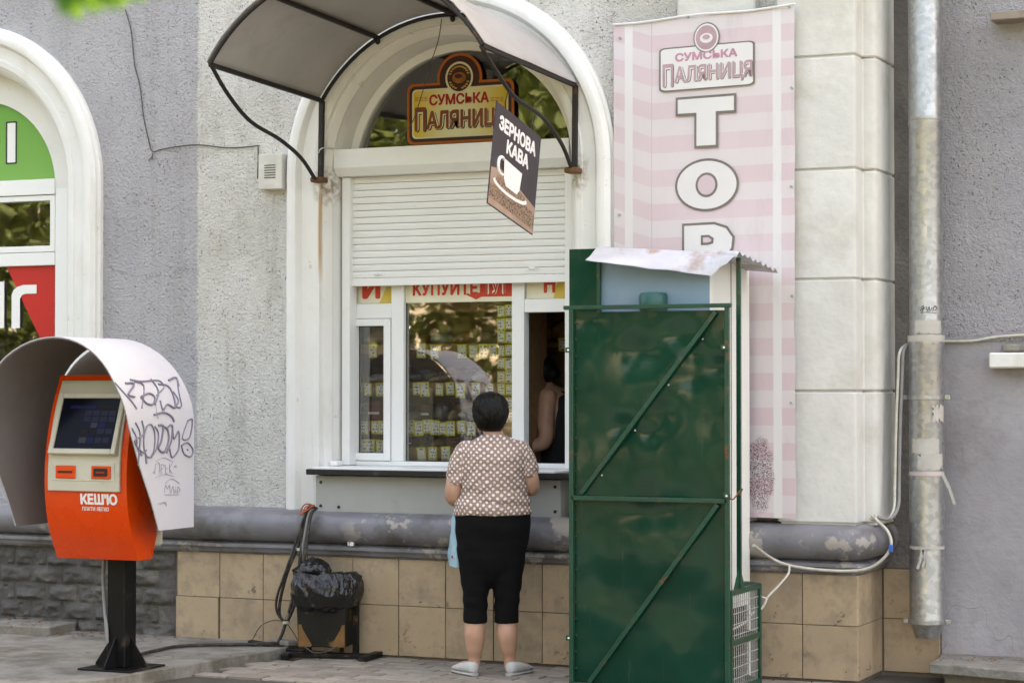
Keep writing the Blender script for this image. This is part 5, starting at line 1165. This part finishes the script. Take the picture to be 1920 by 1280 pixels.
MB().bar((Xr,Yd+.03,.0), (Xr,Yd+.03,zt1+.012), .024, .024).build('side_post', M['green_frame'], cg)
ym = PX(1386,1000,Xr).y; ztop = P(1385,490,ym).z+.02
MB().bar((Xr,ym,zt1+.01), (Xr,ym,ztop), .022, .022).build('side_post', M['green_frame'], cg)
MB().prism([(-.085,0),(.085,0),(0,.12)], (Xr-.004,ym,zt1+.014), YU, ZU, XU, .008).build('gusset', M['green_frame'], cg)
mb = MB()
for i in range(1, 14):
    y = Yd+.03+i*(Yb-.08-Yd-.03)/14; mb.tube([(Xr,y,.04), (Xr,y,zt1)], .0025, 5)
for i in range(1, 9):
    z = .04+i*(zt1-.04)/9; mb.tube([(Xr,Yd+.03,z), (Xr,Yb-.08,z)], .0025, 5)
for i in range(1, 4):
    t = i/4; mb.tube([(Xr-.1*t,Yb-.08+.08*t,.04), (Xr-.1*t,Yb-.08+.08*t,zt1)], .0025, 5)
mb.build('wire_mesh', M['panel'], cg)
q = P(1225, 575, -.905); MB().tube([(q.x,-.905,.02), (q.x,-.905,q.z-.02)], .03, 12).build('inner_pipe', M['green_frame'], cg, smooth=50)
hh = P(1225,548,-.905).z-q.z; MB().lathe([(.071,-.05),(.073,-.02),(.074,-.01),(.076,.0),(.076,hh*.75),(.068,hh*.96),(.03,hh)], (q.x,-.905,q.z), 24).build('pipe_cap', mat('teal_cap', (.012,.095,.085), .4), cg, smooth=40)
vm = thing('vending_box', (1.65,-.55,0), 'pale blue and white upright cabinet with a rusty sheet roof inside the green cage', 'cabinet')
vx0, vx1 = P(1126,560,-.88).x, P(1331,560,-.88).x; vzt = 2.30
MB().box(vx0, vx1-.002, -.88, -.86, .05, vzt).build('front_panel', M['blue'], vm)
MB().box(vx0, vx1, -.859, -.20, .42, vzt).build('cabinet_body', M['white_panel'], vm, bevel=.004)
MB().box(vx1-.001, vx1+.004, -.88, -.855, .42, vzt).build('corner_strip', M['white_panel'], vm)
ys_ = PX(1371,800,vx1).y
MB().box(vx1-.003, vx1+.0025, ys_-.004, ys_+.002, .42, vzt).build('panel_seam', M['black'], vm)
MB().box(vx0+.02, vx1-.02, -.80, -.24, .05, .41).build('compressor_bay', M['rust'], vm)
MB().box(vx1-.002, vx1+.012, -.26, -.22, .03, .42).build('bay_post', M['white_panel'], vm)
for i in range(16):
    z = .07+i*.021; MB().bar((vx1+.004,-.84,z), (vx1+.004,-.27,z), .008, .007).build('grille_bar', M['rust'], vm)
r0_, r1_ = P(1122,464,-.90), P(1386,474,-.92); l0, l1 = P(1098,488,-1.06), P(1332,517,-.96); k0, k1 = Vector((vx0-.03,-.2,2.33)), P(1460,511,-.26)
def roof(u, v):
    if v < .35: t = v/.35; q = l0.lerp(l1, u).lerp(r0_.lerp(r1_, u), t)
    else: t = (v-.35)/.65; q = r0_.lerp(r1_, u).lerp(k0.lerp(k1, u), t)
    return q+ZU*.008*noise.noise((u*5, v*5, 2))+ZU*(.012*noise.noise((v*13, 1, 1)) if u > .97 else 0)+ZU*(.007*math.sin(v*75)*min(1, max(0, (u-.7)*5)) if v > .3 else 0)
MB().sheet(roof, 30, 70, ZU*.004).build('roof_sheet', M['zinc'], vm, smooth=60)
gl = mat('green_glass', (.03,.22,.05), .15, spec=.6); q = PX(1372,1270,vx1-.1)
btl = thing('green_bottle', (1.98,-.72,.03), 'green plastic bottle lying low behind the cage mesh', 'bottle'); MB().lathe([(.03,0),(.036,.01),(.036,.13),(.03,.16),(.012,.19),(.012,.215)], (1.99,-.80,.03), 14).build('bottle_body', gl, btl, smooth=50); MB().lathe([(.014,.215),(.014,.232)], (1.99,-.80,.03), 10).build('cap', M['white_print'], btl)

# ================================================================== PEOPLE
WO = Vector((.533,-.61,0)); WM = Matrix(((rv.x, fl.x, 0, WO.x), (rv.y, fl.y, 0, WO.y), (0, 0, 1, 0), (0, 0, 0, 1)))
wm = thing('person', WO, 'person in a brown polka-dot top and black cropped trousers standing at the counter', 'person')
def ptube(mb, pts, rr, n=16):
    pts = spline(pts, 5); k = len(rr); out = []
    for i in range(len(pts)):
        t = i/(len(pts)-1)*(k-1); j = min(int(t), k-2); f = t-j; f = f*f*(3-2*f); out.append(rr[j]+(rr[j+1]-rr[j])*f)
    mb.tube(pts, out, n); mb.ball(pts[0], out[0]*.98, n=12); mb.ball(pts[-1], out[-1]*.98, n=12)
def hand(mb, wrist, d, up, s=1.0, curl=.5):
    d = Vector(d).normalized(); up = Vector(up); side = d.cross(up).normalized(); up = side.cross(d)
    wrist = Vector(wrist); palm = wrist+d*.05*s
    ptube(mb, [wrist-d*.01, wrist+d*.03*s, wrist+d*.085*s], [.024*s,.027*s,.022*s], 10)
    for o in (-.018, .018): ptube(mb, [wrist+d*.02*s+side*o*.6*s, wrist+d*.085*s+side*o*1.3*s], [.016*s,.012*s], 8)
    for i, (o, L) in enumerate(((-.031,.058), (-.011,.072), (.010,.068), (.029,.052))):
        k = wrist+d*.085*s+side*o*s; m1 = k+d*L*.5*s-up*.010*s*curl; m2 = k+d*L*.85*s-up*.036*s*curl; ptube(mb, [k-d*.012, k, m1, m2], [.0095*s,.0092*s,.0086*s,.0075*s], 8)
    t0_ = wrist+d*.03*s-side*.026*s; ptube(mb, [t0_, t0_+d*.028*s-side*.026*s-up*.010*s, t0_+d*.058*s-side*.030*s-up*.022*s], [.013*s,.011*s,.009*s], 8)
def local_mesh(me): # mesh in figure space -> relative to the figure's empty
    me.transform(Matrix(((rv.x, fl.x, 0, 0), (rv.y, fl.y, 0, 0), (0, 0, 1, 0), (0, 0, 0, 1)))); return me
ap = lambda px: (px-921)/334
body = MB()
# trunk core (inside the clothes), neck, head
body.loft([(.0,.0,.66,.12,.08),(.0,.0,.75,.17,.12),(.005,0,.90,.19,.14),(.01,0,1.05,.165,.13),(.015,0,1.2,.16,.12),(.015,0,1.29,.12,.085),(.012,.0,1.335,.07,.065)], 28)
ptube(body, [(.012,.0,1.30),(.010,.012,1.36),(.0,.025,1.42)], [.062,.056,.056])
body.ball((-.002,.030,1.49), .076, .094, .108, 22); body.ball((.006,.085,1.445), .052, .05, .055, 14)
body.ball((.012,.128,1.465), .011, .016, .014, 8); body.ball((.010,.115,1.425), .022, .012, .008, 8)
body.ball((.077,.030,1.462), .012, .020, .030, 10); body.ball((-.080,.040,1.462), .010, .020, .030, 10)
# arms
aL = [(-.135,.0,1.245), (-.192,-.01,1.15), (-.218,-.012,1.035), (-.205,.05,.99), (-.15,.16,1.0), (-.10,.235,1.02)]
ptube(body, aL, [.046,.046,.048,.047,.040,.028]); hand(body, aL[-1], (.45,.8,.1), (0,0,1), .95, 1.4)
aR = [(.152,.0,1.245), (.205,-.01,1.17), (.226,-.008,1.085), (.222,.055,1.05), (.19,.17,1.09), (.17,.25,1.11)]
ptube(body, aR, [.046,.046,.046,.046,.038,.028]); hand(body, aR[-1], (-.1,.95,.1), (0,0,1), .95, .8)
# legs
for s, x0, x1, x2, an in ((-1, -.095, -.094, -.094, -.096), (1, .088, .085, .088, .103)):
    ptube(body, [(x0,0,.55), (x1,0,.40), (x2,-.005,.30), (x2,-.018,.235), ((x2+an)/2,-.012,.16), (an,-.004,.10), (an,.0,.055)], [.075,.064,.060,.061,.050,.034,.034])
    foot_d = Vector((s*.55,.83,0)).normalized(); ptube(body, [(an,0,.05), Vector((an,0,.04))+foot_d*.10, Vector((an,0,.03))+foot_d*.17], [.035,.032,.022])
sk = local_mesh(fuse(body, .0075, 5, 'body')); obj_mesh('body', sk, M['skin'], wm)
# eyes and mouth
for s in (-1, 1):
    p = Vector((.012+s*.030,.118,1.478)); me = MB().ball(p, .011, .008, .008, 10).mesh('eye', smooth=60); obj_mesh('eye', local_mesh(me), M['white_print'], wm)
# blouse
bl = MB()
bl.loft([(ap(923.5),0,.905,.222,.172),(ap(923.5),0,.925,.221,.176),(ap(923.5),0,.965,.212,.172),(ap(924),0,1.02,.197,.160),(ap(926),0,1.09,.182,.152),(ap(927),0,1.16,.182,.150),(ap(927),0,1.22,.186,.142),(ap(927),0,1.265,.183,.122),(ap(926.5),0,1.30,.158,.100),(ap(926),0,1.325,.122,.085),(ap(925.5),.004,1.345,.088,.074),(ap(925),.008,1.358,.062,.064)], 36, 2.25)
def sleeve(pts, rr):
    q = spline(pts, 6); n_ = len(q); bl.tube(q, [rr[0]+(rr[1]-rr[0])*k/(n_-1) for k in range(n_)], 18); bl.ball(q[0], rr[0]*.98, n=12)
sleeve([(-.138,0,1.258), (-.172,-.004,1.205), (-.193,-.008,1.135), (-.203,-.010,1.078)], (.070,.058))
sleeve([(.155,0,1.258), (.188,-.004,1.215), (.204,-.008,1.16), (.212,-.008,1.118)], (.070,.057))
bm_s = fuse(bl, .009, 5, 'blouse')
for v in bm_s.vertices: # soft folds
    x, y, z = v.co; bulge = math.exp(-((z-1.0)/.10)**2)
    v.co += v.normal*(.011*noise.noise((x*6, y*6, z*16))*(.5+bulge)+.0055*math.sin((z+abs(x-.01)*1.1)*62+3*noise.noise((x*4, 1, z*5)))*math.exp(-((z-1.10)/.10)**2)*min(1, abs(x-.01)*12)+.006*math.sin(z*95+x*14+2*noise.noise((x*5, 0, z*6)))*math.exp(-((z-.975)/.045)**2)+.003*noise.noise((x*18, y*18, z*30)))
att = bm_s.attributes.new('dotuv', 'FLOAT_VECTOR', 'CORNER'); li = 0
for p in bm_s.polygons:
    c = p.center; arm = (c.x < -.168 and c.z > 1.06) or (c.x > .192 and c.z > 1.09); s = -1 if c.x < 0 else 1
    for l in p.loop_indices:
        q = bm_s.vertices[bm_s.loops[l].vertex_index].co
        if arm: a0_ = Vector((s*.195,0,0)); ang = math.atan2((q.x-s*.2)*1.0, -(q.y)); u_ = ang*.07+s*.3; v_ = q.z*1.02
        else: u_ = math.asin(max(-1, min(1, (q.x-.015)/.232)))*.215+(0 if q.y < 0 else .018); v_ = q.z
        att.data[l].vector = (u_, v_, 0)
obj_mesh('blouse', local_mesh(bm_s), M['dots'], wm)
# trousers
tr = MB()
tr.loft([(-.003,0,.49,.015,.03),(-.002,0,.54,.075,.085),(.0,0,.60,.15,.122),(.0,0,.67,.19,.142),(ap(923.2),0,.76,.206,.150),(ap(923.5),-.005,.84,.214,.160),(ap(923.5),-.005,.90,.214,.160),(ap(923.5),0,.935,.205,.150)], 36, 2.3)
tr.loft([(-.092,0,.295,.069,.074),(-.092,0,.35,.068,.074),(-.091,0,.45,.072,.082),(-.092,0,.54,.083,.098),(-.096,0,.62,.092,.112),(-.10,0,.72,.1,.122)], 24, 2.1)
tr.loft([(.085,0,.295,.071,.074),(.085,0,.35,.070,.074),(.086,0,.45,.074,.082),(.090,0,.54,.084,.098),(.094,0,.62,.092,.112),(.098,0,.72,.1,.122)], 24, 2.1)
tm = fuse(tr, .009, 3, 'trousers')
for v in tm.vertices:
    x, y, z = v.co; v.co += v.normal*(.004*noise.noise((x*9, y*9, z*18))+.003*math.sin(z*70+x*20)*math.exp(-((z-.42)/.07)**2))
obj_mesh('trousers', local_mesh(tm), M['trouser'], wm)
# shoes
for s, an in ((-1, -.096), (1, .103)):
    d = Vector((s*.50,.866,0)); sd_ = Vector((d.y,-d.x,0)); h0 = Vector((an,-.045,0)) if s < 0 else Vector((an-.0,-.045,0))
    def shoe(k, zf, n=18):
        mb = MB(); vs = []
        for t, w, z0, z1 in k:
            for j in range(n):
                a = 2*math.pi*j/n; c, q = math.cos(a), math.sin(a); vs.append(h0+d*t+sd_*w*math.copysign(abs(c)**.8, c)+ZU*((z0+z1)/2+(z1-z0)/2*math.copysign(abs(q)**.7, q)))
        L = len(k); fs = [(i*n+j, i*n+(j+1)%n, (i+1)*n+(j+1)%n, (i+1)*n+j) for i in range(L-1) for j in range(n)]+[tuple(range(n)), tuple(range((L-1)*n, L*n))]
        return mb.add(vs, fs)
    up_ = shoe([(-.008,.014,.02,.062),(.0,.027,.016,.076),(.02,.034,.016,.080),(.05,.037,.016,.078),(.09,.038,.016,.072),(.13,.042,.016,.062),(.17,.043,.016,.05),(.205,.036,.016,.04),(.225,.022,.016,.030),(.232,.008,.018,.024)], 0).mesh('shoe', smooth=70)
    so_ = obj_mesh('shoe', local_mesh(up_), M['shoe'], wm)
    sl_ = shoe([(-.014,.018,.001,.018),(.0,.031,.001,.019),(.03,.038,.001,.019),(.10,.041,.001,.018),(.16,.046,.001,.018),(.21,.038,.001,.018),(.236,.016,.001,.017)], 0).mesh('sole', smooth=50)
    obj_mesh('sole', local_mesh(sl_), M['sole'], so_)
# hair: cap plus many locks from the crown
hr = MB(); cap_ = [(ap(919),.012,1.500)]
k = [(1.375,.052,.035,-.018),(1.392,.066,.052,-.012),(1.42,.082,.074,-.004),(1.455,.0935,.094,.004),(1.50,.0965,.103,.012),(1.54,.090,.098,.014),(1.572,.070,.080,.014),(1.592,.042,.050,.012),(1.600,.008,.010,.010)]
hr.loft([(ap(919)+(0 if z > 1.42 else .006), yc, z, rx, ry) for z, rx, ry, yc in k], 30)
def hsurf(z):
    for a, b in zip(k[:-1], k[1:]):
        if a[0] <= z <= b[0]: t = (z-a[0])/(b[0]-a[0]); return [a[i]+(b[i]-a[i])*t for i in range(1, 4)]
    return k[-1][1:]
for i in range(900):
    a = random.uniform(0, 2*math.pi)
    if math.sin(a) > .25 and random.random() < .5: continue
    zt_ = 1.598-abs(random.gauss(0, .05)); zt_ = max(1.43, zt_); zb_ = max(1.37+ (.06 if math.sin(a) > -.2 else 0), zt_-random.uniform(.06,.15)); sw = random.uniform(-.5,.5); lift = random.uniform(.01,.085); pts = []
    for j in range(6):
        t = j/5; z = zt_+(zb_-zt_)*t; rx, ry, yc = hsurf(z); aa = a+sw*t; o_ = 1.0+lift*math.sin(t*3.1)+(.06*random.random() if j == 5 else 0); pts.append((ap(919)+rx*o_*math.cos(aa), yc+ry*o_*math.sin(aa), z))
    hr.tube(pts, [.0012,.0036,.0042,.0036,.0026,.0006], 4, False)
obj_mesh('hair', local_mesh(hr.mesh('hair', smooth=80)), M['hair'], wm)
# light blue bag held at her side
bgo = Vector((WO.x, WO.y, 0))+rv*(-.195)+fl*.09
bgt = thing('shopping_bag', bgo+ZU*.62, 'light blue carrier bag hanging at the customer left hip', 'bag')
def bgf(u, v):
    a = 2*math.pi*u; z = .63+.30*v; wv = 1-.75*v**1.6; rx = .045*wv+.008; ry = .12*wv+.01
    q = bgo+rv*(math.cos(a)*rx)+fl*(math.sin(a)*ry)+ZU*z; return q+(rv*math.cos(a)+fl*math.sin(a))*.010*noise.noise((math.cos(a)*2, math.sin(a)*2, z*14))+(ZU*-.02*abs(math.sin(a)) if v == 0 else ZU*0)
mb = MB().grid(bgf, 40, 16); o_ = len(mb.v); mb.v.append(tuple(bgo+ZU*.625)); mb.f += [((i+1)*17, i*17, o_) for i in range(40)]
mb.build('sack', M['bluebag'], bgt, smooth=80)
q0 = bgo+ZU*.92; q1 = WM @ Vector((-.09,.25,1.02)); MB().tube(spline([q0, q0.lerp(q1, .5)+ZU*.015, q1], 5), .006, 6).build('handle', M['bluebag'], bgt)
q = bgo-fl*.10+rv*-.022+ZU*.665; MB().prism([(0,-.012),(.012,.004),(.006,.011),(0,.006),(-.006,.011),(-.012,.004)], q-fl*.012, rv, ZU, -fl, .004).build('heart_print', M['heart'], bgt)
# seller behind the hatch, bent forward in profile
sp_ = P(1030, 745, .80); SO = Vector((sp_.x,.80,.1))
sl_t = thing('person', SO, 'person in a dark sleeveless top bending over inside the serving hatch', 'person')
def loc(p): return Vector(p)
sb = MB(); sxx = sp_.x; zsh = sp_.z
head = P(1004, 700, .78)
sb.loft([(sxx+.09,.86,.1,.13,.12),(sxx+.09,.86,.75,.17,.14),(sxx+.085,.86,.95,.18,.15),(sxx+.06,.86,1.2,.165,.15),(sxx+.02,.86,zsh-.08,.15,.17),(sxx-.0,.86,zsh+.02,.11,.15),(sxx-.03,.86,zsh+.07,.07,.08)], 24)
ptube(sb, [(sxx-.02,.86,zsh+.03), (sxx-.06,.85,zsh+.08), (head.x+.02,.83,head.z-.04)], [.06,.055,.055]); sb.ball((head.x,.82,head.z), .105, .08, .095, 18); sb.ball((head.x-.075,.82,head.z-.06), .04, .05, .045, 12); sb.ball((head.x-.115,.82,head.z-.03), .016, .012, .014, 8)
e1 = P(1018, 832, .66); h1 = P(975, 838, .55)
ptube(sb, [(sxx+.02,.72,zsh), (sxx+.03,.67,zsh-.13), (e1.x+.02,.65,e1.z+.02), (e1.x-.05,.61,e1.z-.015), (h1.x,.55,h1.z)], [.062,.056,.048,.043,.030]); hand(sb, (h1.x,.55,h1.z), (-1,-.3,-.1), (0,0,1), 1.0, .8)
ptube(sb, [(sxx+.0,1.0,zsh), (sxx-.03,1.02,zsh-.14), (sxx-.10,.98,1.26), (sxx-.28,.85,1.24)], [.062,.056,.048,.034]); hand(sb, (sxx-.28,.85,1.24), (-1,-.3,-.1), (0,0,1), 1.0, .8)
me = fuse(sb, .010, 4, 'body'); me.transform(Matrix.Translation(-SO)); obj_mesh('body', me, M['skin'], sl_t)
tp = MB(); tp.loft([(sxx+.09,.86,.11,.2,.19),(sxx+.09,.86,.75,.185,.16),(sxx+.085,.86,.95,.195,.17),(sxx+.06,.86,1.2,.18,.165),(sxx+.025,.86,zsh-.08,.162,.165),(sxx+.01,.86,zsh+.0,.13,.14),(sxx-.01,.86,zsh+.045,.09,.10)], 24)
me = fuse(tp, .012, 4, 'dress'); me.transform(Matrix.Translation(-SO)); obj_mesh('dress', me, M['darkcloth'], sl_t)
tp = MB(); tp.ball((head.x+.022,.82,head.z+.022), .105, .092, .098, 18); tp.ball((head.x+.10,.82,head.z-.0), .05, .05, .05, 12)
me = fuse(tp, .009, 3, 'hair'); me.transform(Matrix.Translation(-SO)); obj_mesh('hair', me, M['hair'], sl_t)

# ================================================================== STREET BEHIND THE VIEWER (seen mirrored in glass and paint)
def leafcloud(n, rx, ry, rz, size, seed, clumps=40):
    rng = np.random.default_rng(seed); cs_ = []
    while len(cs_) < clumps:
        p = rng.uniform(-1, 1, 3)
        if .35 < np.linalg.norm(p) < 1: cs_.append(p*np.array((rx, ry, rz)))
    cs_ = np.array(cs_); idx = rng.integers(0, clumps, n); c = cs_[idx]+rng.normal(0, 1, (n, 3))*np.array((rx, ry, rz))*.16
    a = rng.normal(0, 1, (n, 3)); a /= np.linalg.norm(a, axis=1)[:, None]; b = np.cross(a, rng.normal(0, 1, (n, 3))); b /= np.linalg.norm(b, axis=1)[:, None]
    s = size*rng.uniform(.6, 1.3, n)[:, None]; V = np.stack([c+a*s, c+b*s*.55, c-a*s, c-b*s*.55], 1).reshape(-1, 3)
    me = bpy.data.meshes.new('crown'); me.from_pydata(V.tolist(), [], (np.arange(n*4).reshape(-1, 4)).tolist()); me.materials.append(M['leaf']); return me
crA = leafcloud(6500, 3.2, 3.0, 2.6, .16, 1); crB = leafcloud(6500, 2.8, 2.8, 3.2, .16, 2)
tl_ = ['tall broad-leaved street tree across the road, leftmost', 'street tree with a pale leaning trunk across the road, second from left', 'street tree with a pale trunk across the road, third from left', 'street tree across the road, fourth from left', 'street tree across the road, rightmost']
for i, (x, y, h, me) in enumerate(((-19,-21,5.6,crA), (-12.4,-17.5,6.2,crB), (-8.6,-19.5,5.8,crA), (-4.6,-17.2,6.0,crB), (1.5,-20,6.2,crA))):
    t_ = thing('street_tree', (x,y,-.02), tl_[i], 'tree', 'street trees reflected in the shop glass')
    mb = MB(); lean = random.uniform(-.6,.6); top = Vector((x+lean, y, h)); mb.tube(spline([(x,y,-.05), (x+.1,y,1.2), (x+lean*.5,y+.1,h*.55), top], 5), [.24]+[.2]*5+[.17]*5+[.12]*5, 10)
    for k_ in range(6):
        a = k_*1.05+i; mb.tube(spline([Vector((x+lean*.6,y,h*(.55+.05*k_))), Vector((x+lean+math.cos(a)*1.0, y+math.sin(a)*1.0, h*.9+.1*k_)), Vector((x+lean+math.cos(a)*2.0, y+math.sin(a)*2.0, h*1.1+.2*k_))], 4), [.08]*5+[.04]*4, 6)
    mb.build('trunk', M['bark'], t_, smooth=60)
    c = bpy.data.objects.new('crown', me); COL.objects.link(c); c.parent = t_; c.location = (lean, 0, h+.6); c.rotation_euler = (0,0,i*1.3)
    c2 = bpy.data.objects.new('crown', me); COL.objects.link(c2); c2.parent = t_; c2.location = (lean+.7, .6, h-2.3); c2.rotation_euler = (.3,.2,i*2.1); c2.scale = (.75,.75,.55)
ob_ = thing('opposite_building', (-10,-36,0), 'pale low building across the street, seen only in reflections', 'building')
fac = mat('opposite_render', (.40,.36,.29), .85, var=.1, vs=1.5); MB().box(-34, 12, -44, -36, -.1, 6.2).build('wall', fac, ob_); MB().box(-34.4, 12.4, -44.3, -35.6, 6.2, 6.5).build('roof', M['concrete'], ob_)
for i in range(11):
    x = -32+i*4; w_ = MB().box(x, x+1.5, -35.99, -35.93, 1.2, 3.2).build('window', M['black'], ob_); MB().box(x-.1, x+1.6, -35.92, -35.85, 3.2, 3.35).build('lintel', M['arch'], w_)
hm = leafcloud(14000, 16, 1.1, 1.3, .13, 5, 220); hg = bpy.data.objects.new('hedge', hm); COL.objects.link(hg); hg.location = (-12,-25,.55); tag(hg, 'long clipped green hedge across the road', 'hedge')
# twig hanging into the top left corner, close to the viewer
tw0 = Vector((CX, CY, HC))+ray(190, -60)*3.0
tw = thing('hanging_twig', tw0, 'out-of-focus green leaves hanging into the top left corner', 'twig')
MB().tube([tw0+ZU*.35+rv*.1, tw0+ZU*.12, tw0], [.004,.003,.002], 6).build('stem', M['bark'], tw)
def leafm2(c, ang, L, w): 
    d = rv*math.cos(ang)+uv_*math.sin(ang)+fl*.15; s = (rv*-math.sin(ang)+uv_*math.cos(ang)); pts = []
    def fn(u, v): 
        wd_ = w*math.sin(math.pi*min(1, u**.8))*(1+.25*math.sin(u*22)*(.3)); return c+d*(L*u)+s*(wd_*(v-.5)*2)+fl*(.006*math.cos((v-.5)*3))
    return MB().grid(fn, 10, 4)
lm = leafm('near_leaf', (.03,.13,.012), (.06,.22,.02))
for px_, py_, an, L, w in ((120,-38,-1.25,.060,.022),(160,-50,-1.35,.058,.025),(195,-48,-1.5,.050,.022),(225,-42,-1.7,.046,.02),(140,-60,-1.9,.07,.02),(245,-30,-.9,.03,.014),(110,-30,-1.6,.03,.012)):
    leafm2(Vector((CX, CY, HC))+ray(px_, py_)*3.0, an, L, w).build('leaf', lm, tw, smooth=60)
